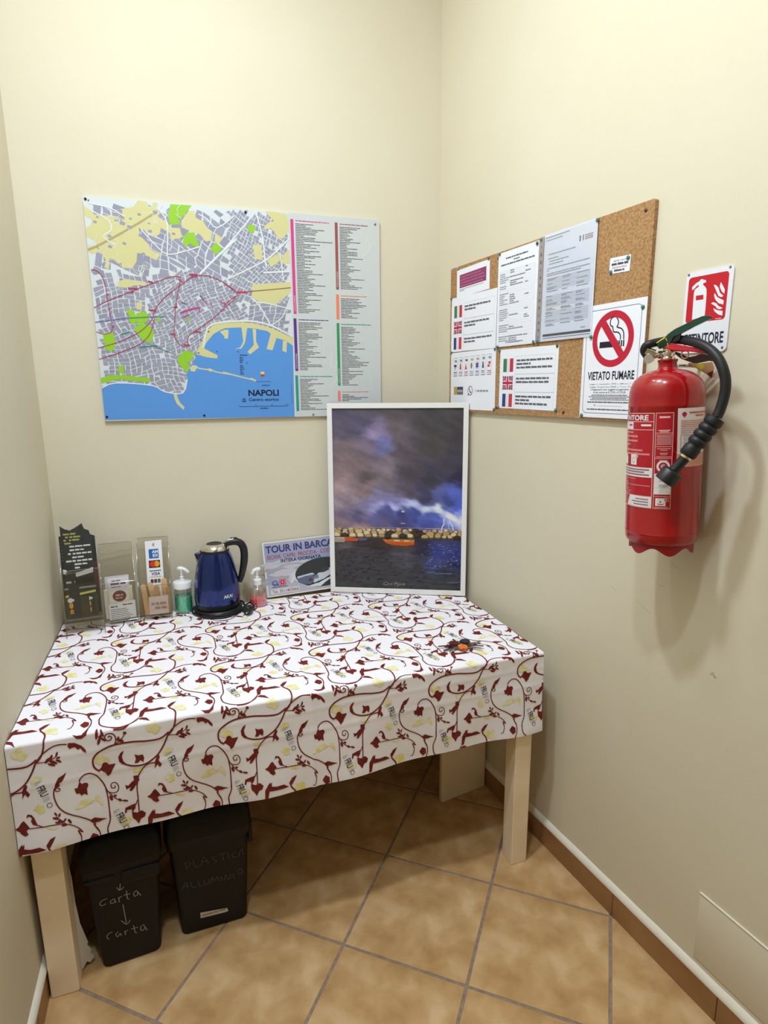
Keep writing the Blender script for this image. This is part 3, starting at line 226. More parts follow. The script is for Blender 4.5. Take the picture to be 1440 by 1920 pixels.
CLO = {'s':[(0.0026,[(0.1619,-0.1155),(0.1653,-0.1081),(0.1753,-0.1007),(0.1886,-0.1006),(0.1999,-0.1083),(0.2093,-0.1223),(0.2165,-0.1374),(0.2199,-0.1533),(0.2218,-0.1774),(0.222,-0.2047),(0.2214,-0.2319)]),(0.0026,[(0.5153,0.0642),(0.5181,0.0389),(0.5313,0.0224),(0.5511,0.0108),(0.5723,0.0081),(0.5921,0.0141),(0.6074,0.0289)]),(0.0026,[(0.2502,-0.0018),(0.276,-0.0024),(0.2968,0.0145),(0.3081,0.0315)]),(0.0026,[(0.1067,-0.1182),(0.1034,-0.1304),(0.1048,-0.1488),(0.1107,-0.1668),(0.1221,-0.1822),(0.138,-0.1941),(0.1581,-0.2062),(0.1756,-0.2194),(0.1877,-0.2347)]),(0.0024,[(0.4861,0.0866),(0.4966,0.0643),(0.4968,0.0403),(0.4875,0.0139),(0.4804,0.0037)]),(0.002,[(0.3398,-0.1958),(0.3715,-0.1987),(0.392,-0.1997),(0.4156,-0.2021),(0.4331,-0.209),(0.4503,-0.2223),(0.46,-0.2373)]),(0.002,[(0.3524,-0.1816),(0.3619,-0.191),(0.3759,-0.1994)]),(0.002,[(0.4498,0.0836),(0.4553,0.0663),(0.4519,0.0473),(0.4441,0.0437)]),(0.0034,[(0.3764,-0.0388),(0.3646,-0.0631),(0.3516,-0.0821),(0.3394,-0.0928),(0.3216,-0.1022),(0.3045,-0.105),(0.2852,-0.1021),(0.2692,-0.095)]),(0.0026,[(0.344,-0.1058),(0.3356,-0.1048),(0.3213,-0.1056),(0.3093,-0.1146),(0.2981,-0.1305),(0.2938,-0.1481),(0.2913,-0.1611),(0.2912,-0.1885),(0.2909,-0.216),(0.2903,-0.2332)]),(0.002,[(0.2898,-0.195),(0.2845,-0.2075)]),(0.0036,[(0.3784,-0.0325),(0.3633,-0.0426),(0.3488,-0.0462),(0.3235,-0.0446),(0.2878,-0.0394),(0.2495,-0.0392),(0.2275,-0.044),(0.2077,-0.0543),(0.198,-0.0667),(0.1971,-0.0813),(0.2014,-0.0922),(0.2101,-0.1002)]),(0.0024,[(0.2495,-0.0392),(0.2537,-0.0286),(0.2529,-0.017),(0.2455,-0.0095),(0.2334,-0.0095),(0.2295,-0.0168),(0.2346,-0.0257),(0.2422,-0.0245),(0.2447,-0.0185),(0.2396,-0.0151),(0.2366,-0.0183)]),(0.002,[(0.2525,-0.0365),(0.2639,-0.0309),(0.2747,-0.0168)]),(0.002,[(0.2182,-0.1428),(0.2236,-0.1576),(0.2354,-0.164),(0.2453,-0.1614),(0.249,-0.1505),(0.2445,-0.14),(0.2365,-0.1373),(0.2313,-0.1428),(0.2339,-0.1508),(0.2402,-0.1507),(0.2404,-0.145)]),(0.002,[(0.2213,-0.1537),(0.2345,-0.1739),(0.2472,-0.1857),(0.2634,-0.1916)]),(0.002,[(0.1064,-0.1214),(0.1109,-0.1274),(0.1176,-0.1258),(0.1173,-0.1208),(0.1129,-0.1214)]),(0.0034,[(0.3748,-0.0418),(0.3872,-0.0293),(0.396,-0.0078),(0.398,0.0223),(0.3933,0.0401),(0.3838,0.0535),(0.3787,0.0686)]),(0.0026,[(0.3748,-0.0418),(0.3875,-0.026),(0.4087,-0.0121),(0.4264,-0.0073),(0.4468,-0.0098)]),(0.0018,[(0.3749,-0.0401),(0.4007,-0.0423),(0.4217,-0.0333)]),(0.0018,[(0.2245,-0.0189),(0.212,-0.0097)]),(0.0016,[(0.4272,-0.2075),(0.4052,-0.1809)]),(0.0026,[(0.222,-0.2047),(0.2214,-0.2319),(0.2128,-0.2563),(0.2156,-0.2816)]),(0.0024,[(0.1756,-0.2194),(0.1877,-0.2347),(0.1836,-0.2339),(0.1941,-0.2562)]),(0.002,[(0.4503,-0.2223),(0.46,-0.2373),(0.4498,-0.2294),(0.4553,-0.2467)])],'p':[[(0.1493,-0.1305),(0.1564,-0.1307),(0.1619,-0.1155),(0.1664,-0.1232),(0.1732,-0.1216),(0.1796,-0.1239),(0.1811,-0.1302),(0.1769,-0.1375),(0.1772,-0.1542),(0.1692,-0.1488),(0.1635,-0.1524),(0.1589,-0.1446),(0.1536,-0.1455),(0.151,-0.1392)],[(0.1362,-0.0847),(0.1292,-0.0895),(0.117,-0.0947),(0.109,-0.109),(0.1051,-0.1243),(0.1118,-0.1195),(0.1188,-0.1147),(0.1182,-0.108),(0.125,-0.1048),(0.1312,-0.0949)],[(0.1741,-0.2207),(0.1868,-0.2157),(0.1998,-0.2219),(0.2158,-0.2276),(0.2047,-0.2281),(0.1963,-0.2302),(0.1855,-0.2296)],[(0.2061,-0.0992),(0.215,-0.0905),(0.2186,-0.0814),(0.2255,-0.0797),(0.2328,-0.0881),(0.2478,-0.0883),(0.2398,-0.1013),(0.2347,-0.1118),(0.2274,-0.1177),(0.2229,-0.1073),(0.2142,-0.0992)],[(0.2696,-0.0585),(0.261,-0.0632),(0.2551,-0.0734),(0.2563,-0.0853),(0.2624,-0.0934),(0.2756,-0.0998),(0.2658,-0.0858),(0.2633,-0.0736)],[(0.2932,-0.0738),(0.3011,-0.0783),(0.3123,-0.0782),(0.315,-0.0872),(0.3121,-0.0983),(0.3056,-0.0918),(0.2995,-0.0977),(0.2912,-0.0968),(0.2955,-0.0861)],[(0.2644,-0.1493),(0.271,-0.1533),(0.2801,-0.1447),(0.286,-0.1411),(0.285,-0.1297),(0.2954,-0.1298),(0.2991,-0.1426),(0.2921,-0.1511),(0.2858,-0.1598),(0.278,-0.1687),(0.2726,-0.1667),(0.2776,-0.1577),(0.266,-0.1616)],[(0.2563,-0.2241),(0.2589,-0.211),(0.2733,-0.2062),(0.2848,-0.2041),(0.2823,-0.2172),(0.275,-0.2264),(0.2729,-0.2182),(0.2626,-0.2172),(0.2604,-0.2252)],[(0.2731,-0.2252),(0.2854,-0.2302),(0.2971,-0.2264),(0.3063,-0.2358),(0.3027,-0.2453),(0.2938,-0.2482),(0.2871,-0.261),(0.2809,-0.2499),(0.2744,-0.2429),(0.2732,-0.2339)],[(0.3128,-0.1923),(0.3217,-0.1877),(0.3297,-0.1776),(0.3342,-0.1753),(0.3393,-0.1835),(0.3451,-0.1937),(0.3379,-0.2005),(0.3415,-0.2102),(0.3341,-0.2128),(0.326,-0.2061),(0.3236,-0.2003)],[(0.3404,-0.17),(0.3439,-0.1612),(0.3523,-0.1643),(0.3575,-0.1725),(0.361,-0.1838),(0.3631,-0.1937),(0.3533,-0.1888),(0.3497,-0.1792),(0.3531,-0.1731),(0.3478,-0.1666)],[(0.3384,-0.1045),(0.3436,-0.0938),(0.349,-0.0866),(0.3522,-0.0924),(0.3486,-0.1018),(0.3557,-0.1136),(0.3501,-0.1201),(0.345,-0.1111),(0.3371,-0.1212),(0.3393,-0.1115)],[(0.1473,-0.0148),(0.1613,-0.017),(0.176,-0.027),(0.1841,-0.0385),(0.1851,-0.0465),(0.1785,-0.0417),(0.1728,-0.0327),(0.1673,-0.0353),(0.1616,-0.0276),(0.155,-0.0277),(0.1491,-0.0299),(0.1452,-0.0223)],[(0.1574,0.0036),(0.1682,-0.0009),(0.1786,-0.0009),(0.1854,0.0097),(0.1919,0.0185),(0.1894,-0.0032),(0.1777,-0.01),(0.1674,-0.0084)],[(0.3177,-0.2553),(0.3219,-0.2382),(0.3297,-0.2315),(0.3279,-0.2433),(0.3415,-0.247),(0.362,-0.2461),(0.3766,-0.2564),(0.3582,-0.2578),(0.3378,-0.2573),(0.3234,-0.2562)],[(0.3784,-0.2434),(0.3867,-0.2325),(0.3994,-0.228),(0.3935,-0.2396),(0.3852,-0.2523),(0.3794,-0.2507)],[(0.3082,0.0327),(0.3099,0.0623),(0.3203,0.0777),(0.3253,0.0824),(0.3219,0.0577),(0.3167,0.0344)],[(0.3053,0.0252),(0.3166,0.0301),(0.3278,0.024),(0.3363,0.0049),(0.3247,0.0141)],[(0.4721,0.0517),(0.4812,0.0647),(0.4926,0.0569),(0.493,0.0417),(0.484,0.0351),(0.4772,0.043)],[(0.1055,-0.0411),(0.105,-0.0452),(0.101,-0.0503),(0.0959,-0.0534),(0.0926,-0.0527),(0.0931,-0.0486),(0.0971,-0.0435),(0.1022,-0.0404)],[(0.1111,-0.0355),(0.1115,-0.0388),(0.1095,-0.0438),(0.1061,-0.0474),(0.1034,-0.0475),(0.103,-0.0441),(0.1051,-0.0392),(0.1084,-0.0356)],[(0.1198,-0.0591),(0.1163,-0.0602),(0.1098,-0.0576),(0.104,-0.0529),(0.1024,-0.0487),(0.1058,-0.0476),(0.1123,-0.0502),(0.1181,-0.0549)],[(0.1227,-0.0306),(0.1233,-0.0334),(0.1221,-0.0382),(0.1196,-0.0421),(0.1174,-0.0429),(0.1168,-0.0401),(0.118,-0.0353),(0.1205,-0.0314)],[(0.1288,-0.0579),(0.1262,-0.0585),(0.1215,-0.0561),(0.1175,-0.0522),(0.1165,-0.0489),(0.1191,-0.0483),(0.1238,-0.0506),(0.1278,-0.0546)],[(0.115,-0.0632),(0.112,-0.0642),(0.1059,-0.0622),(0.1002,-0.0586),(0.0983,-0.0553),(0.1013,-0.0544),(0.1074,-0.0563),(0.1131,-0.0599)],[(0.1277,-0.044),(0.1266,-0.0461),(0.1232,-0.0476),(0.1196,-0.0476),(0.1178,-0.0461),(0.119,-0.044),(0.1223,-0.0426),(0.1259,-0.0426)],[(0.2097,-0.0189),(0.2079,-0.0145),(0.2085,-0.0054),(0.2101,0.0056),(0.2123,0.0109),(0.2152,0.0028),(0.2151,-0.0076),(0.2126,-0.016)],[(0.2117,-0.0324),(0.2109,-0.0279),(0.2131,-0.0199),(0.2171,-0.0131),(0.2206,-0.0115),(0.2214,-0.0161),(0.2192,-0.0241),(0.2152,-0.0309)],[(0.2275,-0.0151),(0.2247,-0.0132),(0.2217,-0.0072),(0.2203,-0.0004),(0.2204,0.0057),(0.2237,0.0024),(0.227,-0.0047),(0.2285,-0.0115)],[(0.2309,-0.0261),(0.2283,-0.0263),(0.2241,-0.0233),(0.2208,-0.0189),(0.2203,-0.0156),(0.223,-0.0154),(0.2272,-0.0184),(0.2305,-0.0228)],[(0.2158,-0.0192),(0.2153,-0.0158),(0.2174,-0.0107),(0.2208,-0.0071),(0.2236,-0.0069),(0.2241,-0.0103),(0.222,-0.0153),(0.2185,-0.019)],[(0.2721,-0.0354),(0.2687,-0.037),(0.2625,-0.035),(0.2572,-0.0306),(0.2558,-0.0263),(0.2591,-0.0247),(0.2652,-0.0267),(0.2706,-0.0312)],[(0.2621,-0.0199),(0.2628,-0.0228),(0.2611,-0.027),(0.2583,-0.0299),(0.2558,-0.0298),(0.2552,-0.0269),(0.2568,-0.0228),(0.2597,-0.0199)],[(0.2803,-0.0148),(0.2788,-0.0172),(0.2754,-0.0176),(0.2723,-0.0158),(0.2712,-0.0128),(0.2728,-0.0104),(0.2761,-0.0099),(0.2793,-0.0117)],[(0.2314,-0.1836),(0.2282,-0.1824),(0.2253,-0.1773),(0.2245,-0.1715),(0.2262,-0.1682),(0.2294,-0.1694),(0.2323,-0.1744),(0.2331,-0.1803)],[(0.2425,-0.1733),(0.2412,-0.1751),(0.2385,-0.1753),(0.2359,-0.1738),(0.235,-0.1714),(0.2363,-0.1695),(0.239,-0.1693),(0.2416,-0.1709)],[(0.2527,-0.1891),(0.2506,-0.1905),(0.2473,-0.1893),(0.2447,-0.1862),(0.2444,-0.183),(0.2466,-0.1817),(0.2499,-0.1829),(0.2525,-0.186)],[(0.2677,-0.1932),(0.2654,-0.1944),(0.2603,-0.1936),(0.2555,-0.1912),(0.2536,-0.1886),(0.2559,-0.1874),(0.261,-0.1883),(0.2659,-0.1907)],[(0.4079,-0.1802),(0.4057,-0.1796),(0.4031,-0.1762),(0.4017,-0.1721),(0.4022,-0.1697),(0.4044,-0.1703),(0.407,-0.1736),(0.4084,-0.1777)],[(0.4156,-0.1748),(0.4161,-0.1774),(0.4147,-0.1811),(0.4121,-0.1837),(0.4099,-0.1837),(0.4094,-0.1811),(0.4108,-0.1774),(0.4134,-0.1748)],[(0.4102,-0.1882),(0.4078,-0.1893),(0.4028,-0.1879),(0.3982,-0.1849),(0.3967,-0.1819),(0.3991,-0.1807),(0.4041,-0.1821),(0.4087,-0.1852)],[(0.4215,-0.1995),(0.4187,-0.2008),(0.4135,-0.199),(0.4089,-0.1951),(0.4077,-0.1915),(0.4105,-0.1902),(0.4157,-0.1921),(0.4202,-0.1959)],[(0.428,-0.2067),(0.4262,-0.2089),(0.4215,-0.2096),(0.4167,-0.2084),(0.4145,-0.2061),(0.4163,-0.2039),(0.421,-0.2032),(0.4259,-0.2043)],[(0.4373,-0.2069),(0.4345,-0.2062),(0.4313,-0.202),(0.4294,-0.1968),(0.4301,-0.1937),(0.4328,-0.1945),(0.4361,-0.1987),(0.4379,-0.2038)],[(0.4128,-0.1985),(0.4109,-0.1996),(0.4067,-0.1988),(0.4027,-0.1967),(0.4013,-0.1944),(0.4032,-0.1933),(0.4074,-0.1941),(0.4114,-0.1962)],[(0.4271,-0.1906),(0.4271,-0.193),(0.4251,-0.1962),(0.4221,-0.1983),(0.4201,-0.198),(0.4201,-0.1955),(0.4221,-0.1923),(0.4251,-0.1903)]],'y':[[(0.235,-0.077),(0.2318,-0.0828),(0.2247,-0.0842),(0.2185,-0.0839),(0.2122,-0.0844),(0.2071,-0.08),(0.2002,-0.0755),(0.2036,-0.0697),(0.204,-0.0643),(0.2079,-0.0601),(0.214,-0.0563),(0.2212,-0.0611),(0.2256,-0.0661),(0.233,-0.07)],[(0.1841,-0.1687),(0.1921,-0.1711),(0.1851,-0.1767),(0.1737,-0.1794),(0.1655,-0.1833),(0.1571,-0.1838),(0.1486,-0.1838),(0.1436,-0.181),(0.1535,-0.1751),(0.1578,-0.1717),(0.16,-0.1652),(0.1705,-0.1643),(0.1812,-0.1612),(0.1803,-0.1671)],[(0.21,-0.1907),(0.2064,-0.1909),(0.2018,-0.1817),(0.1992,-0.1786),(0.1942,-0.1745),(0.1927,-0.1678),(0.193,-0.1627),(0.1961,-0.1626),(0.1978,-0.1599),(0.2015,-0.1624),(0.2052,-0.1673),(0.2065,-0.1735),(0.2092,-0.1791),(0.2091,-0.1834)],[(0.3824,-0.1578),(0.3831,-0.1628),(0.3785,-0.1645),(0.374,-0.1668),(0.3681,-0.1655),(0.3658,-0.1598),(0.3638,-0.1565),(0.3568,-0.1516),(0.3626,-0.1491),(0.3659,-0.147),(0.3693,-0.1411),(0.3754,-0.146),(0.3821,-0.1477),(0.3833,-0.1536)],[(0.3849,-0.0778),(0.3842,-0.0818),(0.3845,-0.0863),(0.3795,-0.0888),(0.3751,-0.0901),(0.37,-0.0926),(0.3625,-0.0937),(0.3598,-0.0886),(0.3597,-0.0829),(0.3658,-0.0787),(0.3681,-0.0737),(0.3739,-0.073),(0.3784,-0.0735),(0.3818,-0.0754)],[(0.2701,-0.2406),(0.271,-0.2451),(0.2683,-0.2505),(0.2632,-0.2558),(0.2556,-0.2576),(0.2482,-0.2594),(0.2483,-0.2526),(0.2428,-0.2518),(0.2389,-0.248),(0.2443,-0.2428),(0.2485,-0.2374),(0.2558,-0.2391),(0.2616,-0.2365),(0.2647,-0.2391)],[(0.3106,-0.1216),(0.3092,-0.1252),(0.3039,-0.1258),(0.2993,-0.1251),(0.2957,-0.123),(0.2898,-0.123),(0.2879,-0.1193),(0.2852,-0.1155),(0.289,-0.1135),(0.2904,-0.1101),(0.2962,-0.112),(0.3013,-0.1108),(0.306,-0.1139),(0.3072,-0.1178)],[(0.4038,-0.2095),(0.4008,-0.2103),(0.3999,-0.2131),(0.393,-0.2089),(0.3873,-0.2081),(0.3831,-0.2043),(0.3825,-0.2015),(0.3782,-0.1974),(0.3835,-0.198),(0.3846,-0.1957),(0.3905,-0.1987),(0.3949,-0.2007),(0.4008,-0.2033),(0.4072,-0.2078)],[(0.3613,-0.0172),(0.3571,-0.0233),(0.3525,-0.0286),(0.3456,-0.0316),(0.3393,-0.0245),(0.3322,-0.0233),(0.326,-0.0176),(0.3251,-0.0095),(0.3298,-0.004),(0.3365,-0.003),(0.341,0.0008),(0.3486,0.0074),(0.3504,-0.0064),(0.355,-0.0102)],[(0.4229,0.0418),(0.4259,0.0324),(0.42,0.0285),(0.4124,0.0294),(0.4061,0.0346),(0.3969,0.036),(0.3918,0.0448),(0.3934,0.0531),(0.3956,0.0598),(0.4022,0.0611),(0.4082,0.0591),(0.4144,0.0606),(0.4218,0.0566),(0.4212,0.048)]],'t':[[(0.3656,-0.087),(0.3867,-0.152)],[(0.2296,-0.2118),(0.2497,-0.2674)]],'U':0.3025,'DV':0.0075,'V':0.313}
BINS = {'a':[[(0.0311,0.2308),(0.0201,0.2295),(0.0127,0.2211),(0.0163,0.2129),(0.0275,0.2152)],[(0.0488,0.2227),(0.0388,0.2192),(0.0402,0.2102),(0.0493,0.2134),(0.0481,0.2241),(0.0511,0.2087)],[(0.0592,0.2254),(0.0598,0.2069),(0.0599,0.2183),(0.0681,0.2248)],[(0.0803,0.2371),(0.0804,0.2125),(0.0844,0.2069)],[(0.0725,0.2247),(0.0891,0.224)],[(0.1058,0.229),(0.097,0.2221),(0.0997,0.2107),(0.1077,0.215),(0.1064,0.2253),(0.1148,0.207)],[(0.0672,0.2649),(0.0642,0.2462)],[(0.0577,0.2572),(0.0641,0.2451),(0.075,0.2523)],[(0.0678,0.1963),(0.0709,0.1295)],[(0.0588,0.145),(0.0716,0.1269),(0.0816,0.1384)],[(0.0339,0.1177),(0.0225,0.1139),(0.0193,0.1036),(0.0239,0.0958)],[(0.049,0.1113),(0.0418,0.1056),(0.0453,0.0953),(0.0528,0.1038),(0.0542,0.0944)],[(0.0644,0.1076),(0.0654,0.0925),(0.0648,0.1016),(0.0734,0.1067)],[(0.0879,0.1165),(0.0903,0.0907),(0.0947,0.0888)],[(0.0803,0.1068),(0.0984,0.105)],[(0.1158,0.1083),(0.1051,0.1022),(0.1077,0.0892),(0.116,0.0946),(0.1145,0.1041),(0.1212,0.0835)]],'b':[[(0.0252,0.2545),(0.0307,0.229)],[(0.0241,0.253),(0.0372,0.2536),(0.039,0.2441),(0.029,0.2397)],[(0.0474,0.2592),(0.0527,0.2308),(0.0637,0.2332)],[(0.0699,0.2312),(0.0767,0.2588),(0.0897,0.2309)],[(0.0732,0.2433),(0.0841,0.2434)],[(0.1119,0.2508),(0.1008,0.2483),(0.1052,0.2391),(0.1123,0.2327),(0.1043,0.2262)],[(0.1184,0.2517),(0.1387,0.2544)],[(0.1286,0.2533),(0.1322,0.2294)],[(0.1437,0.2528),(0.1474,0.2306)],[(0.1673,0.2485),(0.1573,0.2426),(0.1601,0.2296),(0.1714,0.2303)],[(0.1753,0.2278),(0.1844,0.2523),(0.1883,0.2298)],[(0.0114,0.1638),(0.0228,0.1869),(0.0285,0.164)],[(0.0156,0.1744),(0.0281,0.1731)],[(0.0349,0.1859),(0.0407,0.1629),(0.0506,0.1643)],[(0.0567,0.1816),(0.0604,0.1623),(0.0729,0.1641)],[(0.0739,0.1789),(0.0753,0.1633),(0.0853,0.163),(0.0877,0.1773)],[(0.0926,0.1605),(0.0964,0.1805),(0.1031,0.1661),(0.1114,0.1786),(0.1152,0.159)],[(0.1213,0.1753),(0.1238,0.158)],[(0.1303,0.157),(0.1341,0.1772),(0.143,0.1559),(0.1493,0.1753)],[(0.1543,0.1736),(0.1583,0.1539)],[(0.1688,0.175),(0.1728,0.1829),(0.1804,0.1804),(0.1835,0.1702),(0.1771,0.1661),(0.1696,0.1716)]],'st':[(0.0555,0.0673),(0.1321,0.0572),(0.1354,0.0447),(0.126,0.0431),(0.0551,0.0475)]}
EXT = {'lever':[(-0.0242,0.4808),(-0.0158,0.4862),(-0.008,0.4904),(-0.0015,0.4995),(0.0116,0.5078),(0.0372,0.5174),(0.0617,0.5259),(0.0707,0.527),(0.0798,0.5234),(0.0811,0.5193),(0.0751,0.5175),(0.0502,0.5078),(0.0252,0.4964),(0.0198,0.4948),(0.0089,0.4927),(0.0059,0.4829),(0.0039,0.4759),(-0.0174,0.4678),(-0.0216,0.472)],'core':[(0.0089,0.4931),(0.0204,0.495),(0.0262,0.4974),(0.0229,0.4867),(0.0214,0.4809),(0.0104,0.4799),(0.0049,0.4782)],'carry':[(-0.0095,0.4693),(0.0038,0.4784),(0.006,0.4795),(0.0173,0.4743),(0.0488,0.4646),(0.0779,0.4554),(0.0836,0.4491),(0.0793,0.4467),(0.0649,0.4511),(0.0439,0.4567),(0.0134,0.4601),(0.0044,0.4632),(0.002,0.465),(-0.0094,0.4665)],'seal':[(-0.025,0.4818),(-0.0158,0.4884),(-0.0075,0.4934),(-0.0031,0.497),(-0.0013,0.4953),(-0.0037,0.4912),(-0.0074,0.4901),(-0.0155,0.4857),(-0.0236,0.4807)],'wire':[(-0.0054,0.4905),(-0.0025,0.4819),(-0.0005,0.4733),(0.0018,0.4647),(0.0067,0.4593),(0.0113,0.4568)],'ring':[(0.034,0.451)],'band':[(0.0115,0.4596),(0.0271,0.4459),(0.041,0.4388),(0.0559,0.4323),(0.0671,0.4332),(0.0845,0.4363),(0.0931,0.4344),(0.0889,0.4471),(0.0684,0.4534),(0.0574,0.4496),(0.0418,0.4478),(0.0278,0.457),(0.0161,0.462)],'tag':[(0.0428,0.4352),(0.0669,0.4315),(0.0909,0.4334),(0.095,0.4198),(0.091,0.3969),(0.0801,0.4074),(0.0584,0.4223),(0.0442,0.4264)],'tagy':[(0.0603,0.4314),(0.0747,0.4298),(0.0751,0.4212),(0.0688,0.4155),(0.0595,0.4247)],'tagr':[(0.0812,0.4085),(0.094,0.415),(0.091,0.3969)],'hose':[(-0.0429,0,0.4553),(-0.0494,-0.002,0.4663),(-0.0462,-0.004,0.4766),(-0.0353,-0.004,0.481),(-0.0191,0.008,0.4846),(0.0028,0.016,0.4868),(0.0232,-0.005,0.4849),(0.0438,-0.035,0.4779),(0.0638,-0.058,0.4682),(0.0815,-0.075,0.454),(0.0952,-0.088,0.4352),(0.1045,-0.096,0.4129),(0.1097,-0.1,0.389),(0.109,-0.102,0.3621),(0.103,-0.104,0.3342),(0.0969,-0.106,0.3171)],'grip':[(0.0965,-0.106,0.316),(0.0437,-0.112,0.237)],'noz':[(0.0283,-0.113,0.2131),(0.0024,-0.115,0.1807)],'gauge':[(-0.035,-0.014,0.4436)],'outlet':[(-0.0314,-0.004,0.4626)]}
# ------------------------------------------------------------------ the room
ARW = R(-6.2879); ER = Vector((-math.sin(ARW), -math.cos(ARW), 0)); NR = Vector((-math.cos(ARW), math.sin(ARW), 0)); UPV = Vector((0, 0, 1))
LWX, LWA = -1.488, R(-.6588); EL = Vector((-math.sin(LWA), -math.cos(LWA), 0)); NL = Vector((math.cos(LWA), -math.sin(LWA), 0))
WR = frame((0, 0, 0), ER, UPV)              # right wall: x along the wall, y up, z into the room
WL = frame((LWX, 0, 0), -EL, UPV)           # left wall: x towards the back wall (negative from the corner)
WB = frame((0, 0, 0), (1, 0, 0), UPV)       # back wall
CEIL = 3.8; DEEP = 5.2
def paint(name, c, c2):
    m = mat(name, c, .75, spec=.25, noise=(1.3, c2, 3)); nt = m.node_tree; b = nt.nodes['Principled BSDF']
    tc = nt.nodes['Texture Coordinate']
    n = nt.nodes.new('ShaderNodeTexNoise'); n.inputs['Scale'].default_value = 45; n.inputs['Detail'].default_value = 4; nt.links.new(tc.outputs['Object'], n.inputs['Vector'])
    n2 = nt.nodes.new('ShaderNodeTexNoise'); n2.inputs['Scale'].default_value = 6; nt.links.new(tc.outputs['Object'], n2.inputs['Vector'])
    a = nt.nodes.new('ShaderNodeMath'); a.operation = 'MULTIPLY_ADD'; a.inputs[1].default_value = 2; nt.links.new(n2.outputs['Fac'], a.inputs[0]); nt.links.new(n.outputs['Fac'], a.inputs[2])
    bp = nt.nodes.new('ShaderNodeBump'); bp.inputs['Strength'].default_value = .25; bp.inputs['Distance'].default_value = .0022
    nt.links.new(a.outputs[0], bp.inputs['Height']); nt.links.new(bp.outputs['Normal'], b.inputs['Normal']); return m
MW = paint('cream_wall_paint', WALLC[0], WALLC[1])
def wall(name, mw, x0, x1):
    bm = BM(); box(bm, x0, x1, 0, CEIL, -.1, 0); return tag(obj(name, bm, MW, None, 0, mw), kind='structure')
wall_r = wall('wall_right', WR, 0, DEEP)
wall_l = wall('wall_left', WL, -DEEP, 0)
wall('wall_back', WB, LWX-.1, .1)
wall('wall_front', frame((0, -DEEP+.03, 0), (-1, 0, 0), UPV), -.75, 1.6)
bm = BM(); box(bm, LWX-.1, .8, -DEEP-.1, .1, CEIL, CEIL+.1); tag(obj('ceiling', bm, mat('white_ceiling_paint', (238, 234, 222), .8)), kind='structure')
floor = bpy.data.objects.new('floor', None); col.objects.link(floor); tag(floor, kind='structure')
bm = BM(); box(bm, LWX-.1, .8, -DEEP-.1, .1, -.12, -.0020)
obj('grout', bm, mat('dark_tile_grout', (158, 138, 120), .9, noise=(60, (136, 118, 100), 4)), floor)

# tiles laid on the diagonal, each cut to the walls
mt = mat('ochre_stoneware', TILEC[0], .34, spec=.4, noise=(10, TILEC[1], 9)); nt = mt.node_tree
n_ = [n for n in nt.nodes if n.type == 'TEX_NOISE'][0]; n_.inputs['Distortion'].default_value = .25
cr_ = [n for n in nt.nodes if n.type == 'VALTORGB'][0]; cr_.color_ramp.elements[0].position = .3; cr_.color_ramp.elements[1].position = .68
e_ = cr_.color_ramp.elements.new(.5); e_.color = lin(TILEC[2])+(1,)
TS, TA = -.3636, R(141.3898); T1 = Vector((math.cos(TA), math.sin(TA))); T2 = Vector((-math.sin(TA), math.cos(TA))); T0 = Vector((-.7448, -.4286))
def clip(poly, a, n):
    out = []
    for p, q in zip(poly, poly[1:]+poly[:1]):
        dp, dq = (p-a).dot(n), (q-a).dot(n)
        if dp >= 0: out.append(p)
        if (dp >= 0) != (dq >= 0): out.append(p+(q-p)*(dp/(dp-dq)))
    return out
G = .0042/abs(TS)
rnd = random.Random(4)
for i in range(-14, 16):
    for j in range(-14, 16):
        P = [T0+TS*(a*T1+b*T2) for a, b in ((i+G, j+G), (i+1-G, j+G), (i+1-G, j+1-G), (i+G, j+1-G))]
        if TS < 0: pass
        for a, n in ((Vector((0, -.004)), Vector((0, -1))), (Vector((0, 0))+NR.xy*.004, NR.xy), (Vector((LWX, 0))+NL.xy*.004, NL.xy), (Vector((0, -DEEP+.1)), Vector((0, 1)))):
            P = clip(P, a, n) if P else P
        if len(P) < 3: continue
        cc = sum(P, Vector((0, 0)))/len(P)
        area = abs(sum(p.x*q.y-q.x*p.y for p, q in zip(P, P[1:]+P[:1])))/2
        if area < 2e-4: continue
        bm = BM(); z = rnd.uniform(-.0002, .0002)
        lo = [bm.verts.new((p.x-cc.x, p.y-cc.y, -.0022)) for p in P]
        mi = [bm.verts.new((p.x-cc.x, p.y-cc.y, -.0009+z)) for p in P]
        hi = [bm.verts.new((*((p-cc)*(1-.0014/max((p-cc).length, .02))), z)) for p in P]
        n = len(P)
        for A, B_ in ((lo, mi), (mi, hi)):
            for k in range(n): bm.faces.new((A[k], A[(k+1) % n], B_[(k+1) % n], B_[k]))
        bm.faces.new(hi); t = obj('tile', bm, mt, floor); t.location = (cc.x, cc.y, 0)

# skirting tiles with a plaster fillet above them
mb = mat('brown_skirting_tile', SKIRT[0], .4, noise=(7, SKIRT[1], 5))
mf = mat('white_plaster_fillet_and_lit_edge', (236, 230, 212), .6, bump=(30, .3, .003))
def skirting(name, mw, joints):
    e = bpy.data.objects.new(name, None); col.objects.link(e); e.matrix_world = mw; tag(e, kind='structure')
    for a, b in zip(joints, joints[1:]):
        bm = BM(); box(bm, a+.0008, b-.0008, 0, .08, 0, .011, .0015); obj('tile', bm, mb, e)
    return e
J = [.012, .43, .7721, 1.1132, 1.4599, 1.806, 2.15, 2.5, 2.85, 3.2, 3.55, 3.9, 4.25, 4.6, 5.1]
skirting('baseboard_right', WR, J)
skirting('baseboard_left', WL, [-5.1, -4.8, -4.45, -4.1, -3.75, -3.4, -3.05, -2.7, -2.35, -2.0, -1.65, -1.3, -.95, -.6, -.25, -.012])
